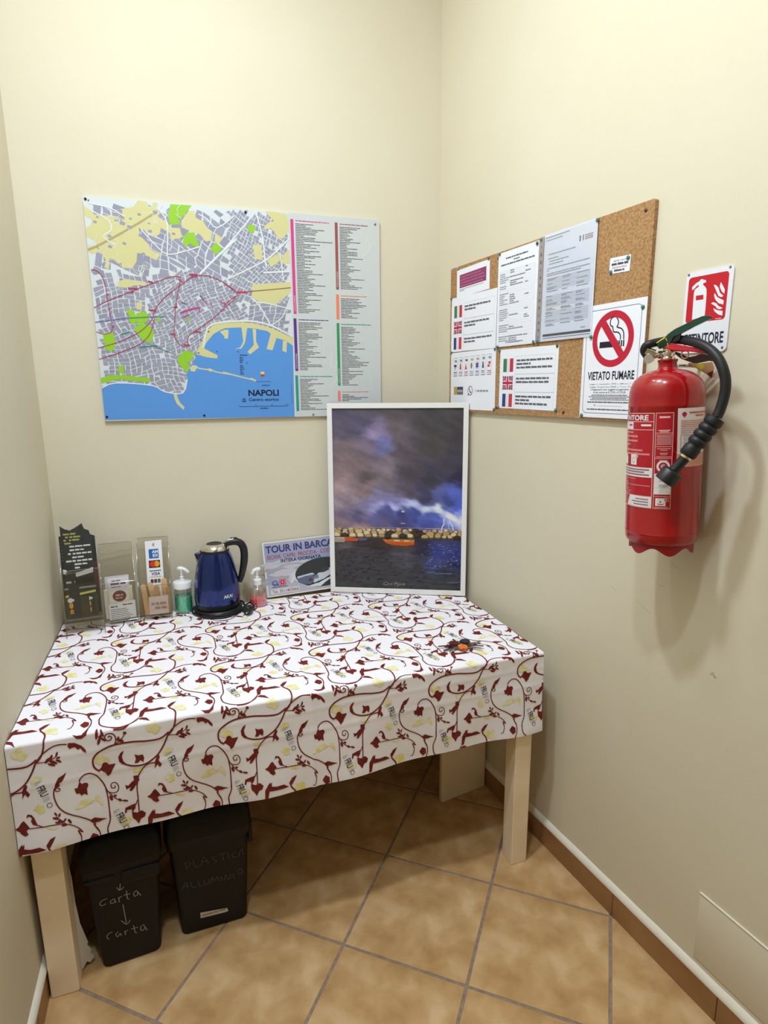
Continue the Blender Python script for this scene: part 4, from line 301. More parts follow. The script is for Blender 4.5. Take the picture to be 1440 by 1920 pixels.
skirting('baseboard_back', WB, [-1.475, -1.15, -.8, -.45, -.1, -.013])
def fillet(name, mw, x0, x1):
    bm = BM(); N = 90; prof = [(0, .0795), (.0125, .0795), (.0135, .084), (.0115, .091), (.007, .097), (.002, .1005), (0, .1015)]; rr = random.Random(3); rows = []
    for k in range(N+1):
        x = x0+(x1-x0)*k/N; q = rr.uniform(-.001, .001); rows.append([bm.verts.new((x, y+(q if 0 < m else 0), z+(q*.5 if z > .003 else 0))) for m, (z, y) in enumerate(prof)])
    for A, B_ in zip(rows, rows[1:]):
        for k in range(len(prof)-1): bm.faces.new((A[k], B_[k], B_[k+1], A[k+1]))
    return tag(obj(name, bm, mf, None, 50, mw), kind='structure')
fillet('trim_1', WR, .0, DEEP); fillet('trim_2', WL, -DEEP, 0)
# painted-over access hatch low on the right wall
th = thing('access_hatch', 'flat cream access hatch painted over, low on the right wall above the skirting', 'hatch', WR@Matrix.Translation((1.379, .118, 0)))
bm = BM(); box(bm, 0, .46, 0, .195, 0, .003, .0015, 2); obj('panel', bm, MW, th, 40)
bm = BM(); box(bm, -.001, .461, .1925, .1965, 0, .0048, .0008); obj('painted_lit_edge', bm, mf, th)  # white strip paints in the light caught along the hatch's top edge
# scuffs
pr = Print()
for pts in ([(1.343, .905), (1.35, .897), (1.356, .894)], [(1.352, .892), (1.347, .9)], [(1.338, .899), (1.345, .897)]): pr.stroke(pts, .003, (172, 160, 132), 1)
for pts in ([(1.16, 1.075), (1.175, 1.07), (1.183, 1.072)], [(1.1, 1.01), (1.13, .995), (1.15, .985)], [(1.2, 1.14), (1.235, 1.13)], [(1.01, 1.02), (1.03, 1.012)]): pr.stroke(pts, .0011, (190, 176, 144), 1)
pr.build('scuff_mark', print_mat('wall_scuff', .8), wall_r)

# ------------------------------------------------------------------ table and cloth
QX, QY, QA, QZ = .0078, -.8381, R(1.2603), .7591
TB = Matrix.Translation((QX, QY, 0))@Matrix.Rotation(QA, 4, 'Z')
tt = thing('table', 'long table with pale square legs under the vine patterned cloth', 'table', TB)
ml = mat('pale_wood_laminate', (250, 230, 200), .5, noise=(9, (244, 221, 188), 4))
bm = BM(); box(bm, -1.47, -.008, .008, .81, .722, .757, .003); obj('tabletop', bm, ml, tt)
bm = BM(); box(bm, -1.40, -.08, .06, .75, .64, .722, .002); obj('apron', bm, ml, tt)
for x0, x1, y0, y1 in ((-.085, -.026, .0035, .0635), (-1.470, -1.402, .024, .086), (-1.470, -1.402, .72, .78), (-.085, -.026, .72, .78)):
    bm = BM(); box(bm, x0, x1, y0, y1, 0, .722, .003, 2); lg = obj('leg', bm, ml, tt)
    if x0 < -1 and y0 < .1:
        bm = BM(); pts = [(0, .35), (.003, .3), (.004, .22), (.008, .15), (.016, .1), (.02, .075), (.017, .07), (.026, .045), (.022, .04), (.03, .018), (.02, .008), (.012, .02), (.006, .012), (0, .004)]
        prism(bm, pts, y1-.004, y1-.0025, lambda x, y, z: (x1+x, z+x*.7, y)); tag(obj('peeling_veneer', bm, mat('raw_veneer', (214, 206, 196), .8), lg), 'torn white veneer peeling off the leg')
# upright board under the table
a = Vector((-.1736, -.4738, 0)); b = Vector((.0345, -.4364, 0))
tw = thing('upright_board', 'wide pale board standing upright under the table against the right wall', 'board', frame(a, b-a, UPV))
bm = BM(); box(bm, 0, .208, 0, .46, -.018, 0, .002, 2); obj('panel', bm, ml, tw)

CB = dict(u0=.012, u1=1.502, v0=-.268, v1=.795)
FR_ = .007
def cloth_pt(u, v, h=0):
    """unfolded cloth coordinates to table space; h lifts along the normal"""
    arc = FR_*math.pi/2; s = v+arc/2
    wav = .0022*math.sin(u*9+1)+.0015*math.sin(u*23)
    crease = .0042*math.exp(-((u-.752)/.0065)**2)
    rip = .0007*math.sin(u*31+v*17)+.0006*math.sin(v*41-u*13)
    hor = .0012*math.exp(-((v+.105)/.006)**2)+.001*math.exp(-((v+.045)/.005)**2)
    if s > arc: n = Vector((0, 0, 1)); p = Vector((u-1.5, FR_+s-arc, QZ))
    elif s > 0:
        a = s/FR_; n = Vector((0, -math.cos(a), math.sin(a))); p = Vector((u-1.5, FR_-FR_*math.cos(a), QZ-FR_+FR_*math.sin(a)))
    else:
        n = Vector((0, -1, 0)); k = min(1, -s/.25)
        p = Vector((u-1.5, -wav*3*k*k-.004*k+(.004*k*k*max(0, 1-u/.1)), QZ-FR_+s*(1+.085*(1-u/1.5))+.003*math.sin(u*5.5+.5)*k))
    q = max(0, 1-u/1.5); p.x += q*(.0135*max(0, v)+.004*q**6)
    return tuple(p+n*(crease+rip+(hor if s < 0 else 0)+h))
cl = thing('tablecloth', 'white cotton tablecloth printed with maroon vines and yellow leaves', 'tablecloth', TB)
vs_ = sorted(set([CB['v0']+k*.006 for k in range(44)]+[-.0055+k*.001 for k in range(12)]+[.0065+k*.01 for k in range(79)]+[CB['v1']]))
us_ = [CB['u0']+(CB['u1']-CB['u0'])*k/180 for k in range(181)]
bm = BM(); gr = [[bm.verts.new(cloth_pt(u, v)) for u in us_] for v in vs_]
for A, B_ in zip(gr, gr[1:]):
    for k in range(len(us_)-1): bm.faces.new((A[k], A[k+1], B_[k+1], B_[k]))
# short side drop at the right end
side = [[g_[-1] for g_ in gr if cloth_pt(0, 0) and g_[-1].co.y >= FR_-1e-4]]
for h in (.012, .1, .2, .262):
    side.append([bm.verts.new((v.co.x+.004+.006*math.sin(v.co.y*14)*(h > .05), v.co.y, QZ-h)) for v in side[0]])
for A, B_ in zip(side, side[1:]):
    for k in range(len(A)-1): bm.faces.new((A[k], A[k+1], B_[k+1], B_[k]))
mcl = mat('white_cotton', (246, 242, 246), .85, spec=.15, bump=(900, .12, .0006))
obj('cloth', bm, mcl, cl, 60)
def drape(name, polys, m, h):
    """pattern pieces repeated over the cloth, cut to its edges and along the fold"""
    bm = BM(); keep = CLO
    for pts in polys:
        cu = sum(p[0] for p in pts)/len(pts); cv = sum(p[1] for p in pts)/len(pts)
        for i in range(-7, 8):
            for j in range(-4, 5):
                du, dv = i*CLO['U'], i*CLO['DV']+j*CLO['V']
                if not (CB['u0']-.08 < cu+du < CB['u1']+.08 and CB['v0']-.08 < cv+dv < CB['v1']+.08): continue
                try: bm.faces.new([bm.verts.new((x+du, y+dv, 0)) for x, y in pts])
                except ValueError: pass
    for co, no in (((CB['u0']+.0005, 0, 0), (-1, 0, 0)), ((CB['u1']-.0005, 0, 0), (1, 0, 0)), ((0, CB['v0']+.0005, 0), (0, -1, 0)), ((0, CB['v1'], 0), (0, 1, 0))):
        bmesh.ops.bisect_plane(bm, geom=bm.verts[:]+bm.edges[:]+bm.faces[:], plane_co=co, plane_no=no, clear_outer=True)
    for v in [-.0055+k*.001 for k in range(12)]+[CB['v0']+k*.024 for k in range(1, 11)]+[.03+k*.03 for k in range(25)]:
        bmesh.ops.bisect_plane(bm, geom=bm.verts[:]+bm.edges[:]+bm.faces[:], plane_co=(0, v, 0), plane_no=(0, 1, 0))
    for u in [.02*k for k in range(1, 75)]:
        bmesh.ops.bisect_plane(bm, geom=bm.verts[:]+bm.edges[:]+bm.faces[:], plane_co=(u, 0, 0), plane_no=(1, 0, 0))
    for v in bm.verts: v.co = Vector(cloth_pt(v.co.x, v.co.y, h))
    return obj(name, bm, m, cl)
def quads(strokes):
    out = []
    for wd, pts in strokes:
        p = Print(); p.stroke(pts, wd*1.15, (0, 0, 0), 1, smooth=4)
        out += [[(p.v[i][0], p.v[i][1]) for i in f] for f in p.f]
    return out
o = drape('yellow_leaf_print', CLO['y'], mat('pale_yellow_dye', (234, 222, 128), .85, spec=.1, noise=(55, (246, 240, 206), 4)), .0006); o['kind'] = 'stuff'
mm = mat('maroon_dye', (112, 40, 34), .85, spec=.1, noise=(70, (128, 52, 44), 2))
drape('vine_print', quads(CLO['s']), mm, .0010)['kind'] = 'stuff'
drape('leaf_print', CLO['p'], mm, .0009)['kind'] = 'stuff'
tp = []; tp2 = []
for (a, b) in CLO['t']:
    ang = math.atan2(b[1]-a[1], b[0]-a[0]); L_ = math.hypot(b[0]-a[0], b[1]-a[1])
    def put(s_, off, h, lst, bold):
        vs, fs = glyphs(s_, bold); k = h/.73
        for f in fs:
            q = []
            for i in f:
                X, Y = vs[i][0]*k*.62+off, vs[i][1]*k; q.append((a[0]+X*math.cos(ang)-Y*math.sin(ang), a[1]+X*math.sin(ang)+Y*math.cos(ang)))
            lst.append(q)
    put('&', .0, .016, tp2, 0); put('FRU', .014, .019, tp, .01); put('III', .045, .017, tp2, -.005)
    c = (a[0]+math.cos(ang)*(L_), a[1]+math.sin(ang)*L_); o1 = circ(c[0]-math.sin(ang)*.008, c[1]+math.cos(ang)*.008, .0065, 12); o2 = circ(c[0]-math.sin(ang)*.008, c[1]+math.cos(ang)*.008, .0052, 12)
    for k in range(12): tp.append([o1[k], o1[(k+1) % 12], o2[(k+1) % 12], o2[k]])
drape('lettering_print', tp, mat('charcoal_dye', (70, 64, 72), .85, spec=.1), .0012)
drape('faded_lettering_print', tp2, mat('faded_grey_dye', (196, 190, 196), .85, spec=.1), .0011)
# ------------------------------------------------------------------ city map on the back wall
MX, MZ, MWD, MHT = -1.2845, 1.475, 1.0281, .7354
tm = thing('city_map', 'large printed city map panel screwed to the back wall', 'map', frame((MX, 0, MZ), (1, 0, 0), UPV))
bm = BM(); prism(bm, rrect(0, MWD, 0, MHT, .006), .003, .0118); obj('panel', bm, mat('map_panel_white', (222, 226, 224), .45), tm)
MC = dict(yellow=(214, 208, 150), green=(150, 204, 52), sea=(92, 152, 222), pier=(214, 208, 158), brown=(176, 164, 118), white=(224, 230, 231), red=(178, 62, 96), red2=(226, 60, 92), rust=(160, 92, 74), blue=(104, 122, 190), teal=(62, 142, 138), magenta=(196, 66, 140), purple=(96, 60, 128))
Z0 = .0118
pm = Print(lambda x, y, z: (x, y, z+Z0)); SPL = MAP['split']; rnd = random.Random(11)
pm.rect(.0005, SPL, .0005, MHT-.0005, (214, 221, 222), 1)
def inside(p, poly):
    c = False
    for (x1, y1), (x2, y2) in zip(poly, poly[1:]+poly[:1]):
        if (y1 > p[1]) != (y2 > p[1]) and p[0] < (x2-x1)*(p[1]-y1)/(y2-y1)+x1: c = not c
    return c
pb = Print(lambda x, y, z: (x, y, z+Z0))
def warp(x, y, a):
    x2 = x+.02*math.sin(9*y+4*x+a)+.008*math.sin(31*y+a*2); y2 = y+.018*math.sin(8*x+2*a)+.008*math.sin(27*x+13*y); return x2, y2
def blocks(cx, cy, rx, ry, step, rot, a, gap, cond):
    nx, ny = int(rx/step)+2, int(ry/step)+2; c_, s_ = math.cos(rot), math.sin(rot); skip = set()
    def pt(i, j):
        x, y = i*step*1.15, j*step*.9; X, Y = cx+x*c_-y*s_, cy+x*s_+y*c_; rr = random.Random(i*7919+j*104729+int(a*100)); X += rr.uniform(-.2, .2)*step; Y += rr.uniform(-.2, .2)*step
        return warp(X, Y, a)
    for i in range(-nx, nx):
        for j in range(-ny, ny):
            if (i, j) in skip: continue
            wi = 2 if rnd.random() < .22 and (i+1, j) not in skip else 1; wj = 2 if wi == 1 and rnd.random() < .15 else 1
            if wi == 2: skip.add((i+1, j))
            if wj == 2: skip.add((i, j+1))
            P = [pt(i, j), pt(i+wi, j), pt(i+wi, j+wj), pt(i, j+wj)]; m = (sum(p[0] for p in P)/4, sum(p[1] for p in P)/4)
            if not cond(m) or rnd.random() < .03: continue
            k = rnd.uniform(gap-.05, gap+.04); q = [(m[0]+(p[0]-m[0])*k, m[1]+(p[1]-m[1])*k) for p in P]
            if min(p[0] for p in q) < .002 or max(p[0] for p in q) > SPL-.002 or min(p[1] for p in q) < .002 or max(p[1] for p in q) > MHT-.002: continue
            g_ = rnd.uniform(-6, 6); pb.poly(q, (154+g_, 154+g_, 172+g_), 2)
sea = MAP['sea'][0]
zone = lambda m: ('e' if m[0] > .46 and m[1] > .42 else 'c' if (m[0]-.34)**2/.03+(m[1]-.36)**2/.025 < 1 else 'h' if m[1] > .5 and m[0] < .46 else 'w')
okc = lambda m: not inside(m, sea) and .003 < m[0] < SPL-.003 and .003 < m[1] < MHT-.003
blocks(.55, .55, .25, .25, .0125, R(52), 1., .84, lambda m: okc(m) and zone(m) == 'e')
blocks(.34, .36, .25, .25, .0125, R(24), 2., .86, lambda m: okc(m) and zone(m) == 'c')
blocks(.22, .6, .4, .3, .024, R(-28), 3., .9, lambda m: okc(m) and zone(m) == 'h')
blocks(.15, .25, .6, .45, .016, R(8), .4, .87, lambda m: okc(m) and zone(m) == 'w')
for k, l in (('yellow', 3), ('green', 4), ('sea', 5), ('pier', 6)):
    for P in MAP[k]: pm.poly([(min(max(x, .0006), SPL), min(max(y, .0006), MHT-.0006)) for x, y in P], MC[k], l)
for k, wd, pts in MAP['strokes']:
    pm.stroke([(min(max(x, .001), SPL), min(max(y, .001), MHT-.001)) for x, y in pts], wd, MC[k], {'brown': 4, 'white': 7, 'pier': 6}.get(k, 9), smooth=3 if len(pts) > 2 else 0)
rnd = random.Random(5)      # lanes over the hills and stray blocks in the fields
for k in range(26):
    x, y = rnd.uniform(.02, .3), rnd.uniform(.44, .71); pts = [(x, y)]
    for s_ in range(4): x += rnd.uniform(-.012, .022); y += rnd.uniform(-.018, .018); pts.append((min(max(x, .002), .4), min(max(y, .4), MHT-.002)))
    pm.stroke(pts, .0016, (222, 222, 196), 4, smooth=4)
for k in range(34):
    x, y = rnd.uniform(.02, .32), rnd.uniform(.46, .71); s_ = rnd.uniform(.004, .012); pm.poly([(x, y), (x+s_*1.4, y-s_*.3), (x+s_*1.7, y+s_*.6), (x+s_*.3, y+s_)], (156, 155, 172), 4)
for x0, y0 in ((.5, .2), (.47, .24), (.34, .28), (.37, .31), (.395, .24), (.33, .235)): pm.rect(x0, x0+.006, y0, y0+.004, (60, 96, 160), 7)
pb.build('street_block_print', print_mat('map_ink', .4, coat=.2), tm); pm.build('map_print', print_mat('map_ink'), tm)
pl = Print(lambda x, y, z: (x, y, z+Z0)); rnd = random.Random(8)
pl.rect(SPL, MWD-.001, .001, MHT-.001, (206, 211, 210), 1)
for k in range(16):
    x, y = rnd.uniform(SPL+.02, MWD-.06), rnd.uniform(.05, .68); pts = [(x, y)]
    for s_ in range(4): x += rnd.uniform(-.02, .03); y += rnd.uniform(-.05, .05); pts.append((min(max(x, SPL+.01), MWD-.01), min(max(y, .01), .72)))
    pl.stroke(pts, rnd.uniform(.001, .004), (214, 220, 220), 2, smooth=4)
BC = dict(pink=(214, 70, 140), brick=(160, 84, 78), orange=(240, 134, 96), violet=(98, 56, 140), leaf=(52, 150, 92), teal2=(40, 152, 142), coral=(238, 134, 120))
for k, x0, x1, y0, y1 in MAP['bars']:
    pl.rect(x0, x1, y0, y1, BC[k], 3); pl.text('PUNTI DI INTERESSE', (x0+x1)/2+.0025, y0+.01, .0045, (236, 220, 226), 4, rot=R(90)) if y1-y0 > .15 else None
    right = x0 > .8; X0 = x1+.007; X1 = (MWD-.03) if right else .842
    if X1-X0 < .05: continue
    pl.words(X0+.001, X0+(X1-X0)*rnd.uniform(.75, .95), y1-.006, .0032, BC[k], rnd, 3)
    y = y1-.0165
    while y > y0: pl.words(X0, X0+(X1-X0)*min(1, max(.22, rnd.gauss(.42, .2))), y, .0026, (96, 94, 98), rnd, 3, (6, 20)); y -= .00575
pl.build('legend_print', print_mat('map_ink'), tm)
pt = Print(lambda x, y, z: (x, y, z+Z0)); T = MAP['txt']; ink = (30, 34, 52)
def fit(s_, k, h, bold=0, c=ink): pt.text(s_, T[k][0][0], T[k][0][1]+.002, h, c, 8, w=T[k][1][0]-T[k][0][0], bold=bold)
fit('NAPOLI', 'NAPOLI', .0225, .03); fit('Centro storico', 'Centro', .0115, .016)
pt.text('cultour', T['cult'][1][0]-.001, T['cult'][0][1]+.001, .0075, ink, 8, align='r', bold=.008); pt.text('Nap', T['cult'][0][0], T['cult'][0][1]+.001, .0062, (120, 150, 200), 8)
pt.text('COMUNE DI NAPOLI', T['comune'][0][0], T['comune'][0][1]+.001, .0036, ink, 8, w=.057)
x0, y0 = T['crest'][0]; x1, y1 = T['crest'][1]; pt.rect(x0, x1, (y0+y1)/2, y1, (240, 214, 90), 8); pt.rect(x0, x1, y0, (y0+y1)/2, (196, 70, 70), 8)
x0, y0 = T['unesco'][0]; pt.rect(x0, x0+.0155, y0, y0+.003, (50, 70, 110), 8); [pt.rect(x0+.001+.003*k, x0+.0025+.003*k, y0+.004, y0+.009, (50, 70, 110), 8) for k in range(5)]; pt.poly([(x0, y0+.01), (x0+.0155, y0+.01), (x0+.008, y0+.014)], (50, 70, 110), 8)
x0, y0 = T['scale'][0]; x1 = T['scale'][1][0]; pt.rect(x0, x1, y0+.002, y0+.0034, ink, 8)
for k, s_ in enumerate(('0', '250', '500', '750 m')): pt.rect(x0+(x1-x0)*k/3-.0005, x0+(x1-x0)*k/3+.0005, y0+.002, y0+.0055, ink, 8); pt.text(s_, x0+(x1-x0)*k/3, y0+.0065, .0034, ink, 8, align='c')
pt.words(.545, .575, y0-.006, .003, ink, rnd, 8); pt.words(T['leg1'][0][0], T['leg1'][1][0], T['leg1'][0][1], .003, ink, rnd, 8)
for k in range(10): pt.words(T['leg2'][0][0]+.002, T['leg2'][0][0]+rnd.uniform(.012, .02), T['leg2'][1][1]-.006*k-(.006 if k > 3 else 0), .0026, ink, rnd, 8)
pt.rect(.6655, .6668, .05, .13, (70, 100, 160), 8)
pt.build('title_lettering', print_mat('map_ink'), tm)
msc = mat('dark_screw', (40, 38, 40), .5, .6); mzs = mat('zinc_screw', (150, 150, 146), .35, .9)
def screw(parent, x, y, z, r, m):
    bm = BM(); lathe(bm, [(r, 0), (r, .0008), (r*.7, .0018), (0, .0021)], 14); obj('screw', bm, m, parent, 40, Matrix.Translation((x, y, z)))
for x, y in MAP['pins']: screw(tm, x, y, Z0+.0016, .0042, msc if x < .6 else mzs)

# ------------------------------------------------------------------ cork board on the right wall
BS, BZ, BW, BH = .1102, 1.4898, .9632, .5376
WBD = WR@Matrix.Translation((BS, BZ, 0))
tb = thing('cork_board', 'wide cork notice board on the right wall covered with papers', 'board', WBD)
mk = mat('cork', (156, 116, 76), .85, spec=.1, noise=(150, (190, 150, 106), 6), bump=(160, .5, .002))
bm = BM(); prism(bm, rrect(0, BW, 0, BH, .006), 0, .012); obj('cork_sheet', bm, mk, tb, 0)
for x, y in BRD['screws']: screw(tb, x, y, .012, .0048, mat('bronze_screw', (92, 62, 44), .4, .7))
mpap = mat('white_paper', (240, 241, 248), .7, spec=.2)
PINK = print_mat('printed_ink', .6)
def paper(name, key, zl, label, cat='notice', m=None, thick=.0005):
    curl = 0
    """sheet with its own corner points, local frame at lower left"""
    TL, TR, BL, BR = BRD[key]; w_ = ((TR[0]-TL[0])+(BR[0]-BL[0]))/2; h_ = ((TL[1]-BL[1])+(TR[1]-BR[1]))/2
    an = (math.atan2(TR[1]-TL[1], TR[0]-TL[0])+math.atan2(BR[1]-BL[1], BR[0]-BL[0]))/2
    cx, cy = sum(p[0] for p in BRD[key])/4, sum(p[1] for p in BRD[key])/4
    t = thing(name, label, cat, WBD@Matrix.Translation((cx, cy, .0122+zl))@Matrix.Rotation(an, 4, 'Z')@Matrix.Translation((-w_/2, -h_/2, 0)))
    bm = BM(); N = 10
    f = lambda x, y: curl*math.sin(math.pi*x/w_)*math.sin(math.pi*y/h_)
    A = [[bm.verts.new((w_*i/N, h_*j/N, thick+f(w_*i/N, h_*j/N))) for i in range(N+1)] for j in range(N+1)]; B_ = [[bm.verts.new((v.co.x, v.co.y, v.co.z-thick)) for v in r_] for r_ in A]
    for j in range(N):
        for i in range(N): bm.faces.new((A[j][i], A[j][i+1], A[j+1][i+1], A[j+1][i])); bm.faces.new((B_[j][i], B_[j+1][i], B_[j+1][i+1], B_[j][i+1]))
    for k in range(N):
        for P, Q in ((A[0], B_[0]), (A[N], B_[N]), ([r_[0] for r_ in A], [r_[0] for r_ in B_]), ([r_[N] for r_ in A], [r_[N] for r_ in B_])): bm.faces.new((P[k], P[k+1], Q[k+1], Q[k]))
    obj('sheet', bm, m or mpap, t, 30)
    return t, w_, h_, Print(lambda x, y, z: (x, y, z+thick+f(x, y)+.0001))
GREY = (150, 152, 162); DK = (98, 98, 108); LT = (196, 200, 212)
def it_flag(p, x0, y0, w_, h_): p.rect(x0, x0+w_*.36, y0, y0+h_, (70, 126, 92)); p.rect(x0+w_*.36, x0+w_*.66, y0, y0+h_, (232, 226, 224)); p.rect(x0+w_*.66, x0+w_, y0, y0+h_, (196, 52, 82))
def fr_flag(p, x0, y0, w_, h_): p.rect(x0, x0+w_*.34, y0, y0+h_, (48, 66, 132)); p.rect(x0+w_*.34, x0+w_*.66, y0, y0+h_, (232, 230, 236)); p.rect(x0+w_*.66, x0+w_, y0, y0+h_, (204, 58, 72))
def uk_flag(p, x0, y0, w_, h_):
    p.rect(x0, x0+w_, y0, y0+h_, (66, 60, 90)); X, Y = x0+w_/2, y0+h_/2
    for a, b in (((x0, y0), (x0+w_, y0+h_)), ((x0, y0+h_), (x0+w_, y0))):
        dx, dy = (.13*w_, 0), (0, .13*h_*(1 if b[1] > a[1] else -1))
        p.poly([(a[0], a[1]), (a[0]+dx[0], a[1]), (b[0], b[1]-dy[1]), b, (b[0]-dx[0], b[1]), (a[0], a[1]+dy[1])], (236, 226, 232), 2)
    for a, b in (((x0, y0), (x0+w_, y0+h_)), ((x0, y0+h_), (x0+w_, y0))): p.stroke([a, b], .006*h_/.04, (190, 60, 92), 3)
    p.rect(x0, x0+w_, Y-.17*h_, Y+.17*h_, (240, 230, 234), 4); p.rect(X-.14*w_, X+.14*w_, y0, y0+h_, (240, 230, 234), 4)
    p.rect(x0, x0+w_, Y-.1*h_, Y+.1*h_, (192, 44, 78), 5); p.rect(X-.08*w_, X+.08*w_, y0, y0+h_, (192, 44, 78), 5)
rnd = random.Random(21)
# purple card
t, pw, ph, p = paper('purple_notice', 'purple', .0002, 'white sheet with a plum coloured banner, top left of the cork board')
x0, x1, y0, y1 = .02, .197, .032, .079; p.rect(x0, x1, y0, y1, (146, 62, 104))
for k, (a, b) in enumerate(((.1, .8), (.04, .93), (.05, .95), (.05, .9))): p.words(x0+(x1-x0)*a*.4, x0+(x1-x0)*b, y1-.011-.0105*k, .0045, (180, 104, 142), rnd, 2)
p.words(x0, .18, .026, .0018, GREY, rnd); p.words(x0, .055, .021, .0022, GREY, rnd); p.build('print', PINK, t)
def flag_sheet(key, zl, label):
    t, w_, h_, p = paper('three_language_notice', key, zl, label)
    fx, fw_ = .063*w_/.3*1., .058
    for k, F in enumerate((it_flag, uk_flag, fr_flag)):
        y = h_-.032-.0585*k-.043; F(p, .02, y, .056, .044)
        p.box(.088, w_-.014, y-.008, y+.05, .0005, LT)
        for q in range(3 if (k != 1 and key == 'flags2') else 2): p.words(.094, .094+(w_-.115)*rnd.choice((.97, .9, .4 if q else .97)), y+.033-.0115*q, .0062, DK, rnd, 2, (4, 9))
    p.build('print', PINK, t)
flag_sheet('flags1', .0012, 'upper notice with Italian, British and French flags at the board\'s left edge')
flag_sheet('flags2', .0004, 'lower notice with Italian, British and French flags beside bare cork')
# form
t, w_, h_, p = paper('registration_form', 'form', .0024, 'white typed form with a bold two line heading, pinned by four corners')
p.words(w_*.2, w_*.75, h_-.024, .0045, DK, rnd); p.words(w_*.4, w_*.55, h_-.033, .0035, DK, rnd); p.words(w_*.08, w_*.93, h_-.043, .0045, DK, rnd)
y = h_-.065
for n_ in (9, 6, 6, 4, 4):
    p.box(.012, w_-.014, y-n_*.0066-.001, y+.004, .0004, (176, 180, 194))
    for k in range(n_):
        yy = y-k*.0066; p.rect(.012, w_-.014, yy-.0016, yy-.0012, (186, 190, 204))
        if rnd.random() < .85: p.words(.014, .014+rnd.uniform(.02, .06), yy, .0026, GREY, rnd)
        if rnd.random() < .6: p.words(.07, .07+rnd.uniform(.02, .08), yy, .003, (124, 126, 138), rnd)
        if rnd.random() < .3: p.words(.15, .15+rnd.uniform(.01, .03), yy, .003, (124, 126, 138), rnd)
    y -= n_*.0066+.011
p.words(w_*.25, w_*.7, .012, .003, GREY, rnd); p.build('print', PINK, t)
# tariff sheet in a punched sleeve
t, w_, h_, p = paper('tariff_sheet', 'price', .0034, 'tall white table sheet in a punched plastic sleeve, highest on the cork board', m=mat('sleeved_paper', (230, 234, 246), .35, coat=.5))
p.words(.006, .11, h_-.011, .003, (150, 156, 172), rnd); p.words(.006, .08, h_-.019, .003, (160, 166, 182), rnd)
p.rect(w_*.69, w_*.71, h_-.047, h_-.032, (60, 66, 60)); p.rect(w_*.75, w_*.765, h_-.047, h_-.032, (60, 62, 70)); [p.words(w_*.79, w_*.93, h_-.036-.005*k, .0025, (150, 116, 128), rnd) for k in range(3)]
y = h_-.06
for a, b, s_ in ((.1, .62, .012), (.1, .3, .008), (.12, .5, .008), (.12, .4, .012), (.08, .9, .006), (.08, .12, .009), (.08, .9, .0055), (.08, .75, .008)): p.words(w_*a, w_*b, y, .0026, GREY, rnd); y -= s_
for k in range(12):
    h2 = .0105 if k % 3 else .0145
    if k % 4 != 3: p.rect(w_*.08, w_*.92, y-h2+.003, y+.002, (206, 210, 222))
    for a in (.1, .4, .68):
        for q in range(2 if rnd.random() < .6 else 1): p.words(w_*a, w_*(a+rnd.uniform(.1, .22)), y-.002-.0036*q, .0022, (132, 134, 150), rnd, 2)
    y -= h2
p.rect(w_*.05, w_*.98, .014, .021, (52, 52, 62)); p.rect(w_*.05, w_*.98, .008, .0098, (96, 100, 110)); p.words(w_*.8, w_*.88, .028, .003, GREY, rnd); p.build('print', PINK, t)
TL, TR, BL, BR = BRD['sleeve']; pTL, pTR = BRD['price'][0], BRD['price'][1]
M_ = t.matrix_world.inverted()@WBD
def tl(q): v = M_@Vector((q[0], q[1], .0)); return (v.x, v.y)
P = Print(lambda x, y, z: (x, y, z+.0002)); bm = BM(); prism(bm, [tl(BL), tl(BR), tl(TR), tl(TL)], 0, .0006); s_ = obj('punched_strip', bm, mat('frosted_plastic_strip', (188, 176, 170), .3, alpha=.75, coat=.5), t)
a, b = Vector(tl(((TL[0]+TR[0])/2, (TL[1]+TR[1])/2))), Vector(tl(((BL[0]+BR[0])/2, (BL[1]+BR[1])/2)))
P.fn = lambda x, y, z: (x, y, z+.0008)
for k in range(13):
    c = a.lerp(b, .09+.072*k); rr_ = .0042 if k % 3 else .0028; P.poly(circ(c.x, c.y, rr_*.8, 10, rr_*1.3), (112, 84, 70))
P.build('punch_hole', PINK, t)
bm = BM(); prism(bm, [tl(TL), tl(pTR), tl(BRD['price'][3]), tl(BL)], .0042, .0045); obj('sleeve_film', bm, clear_mat('sleeve_film', (.97, .975, .985), .03, .25, .12), t)
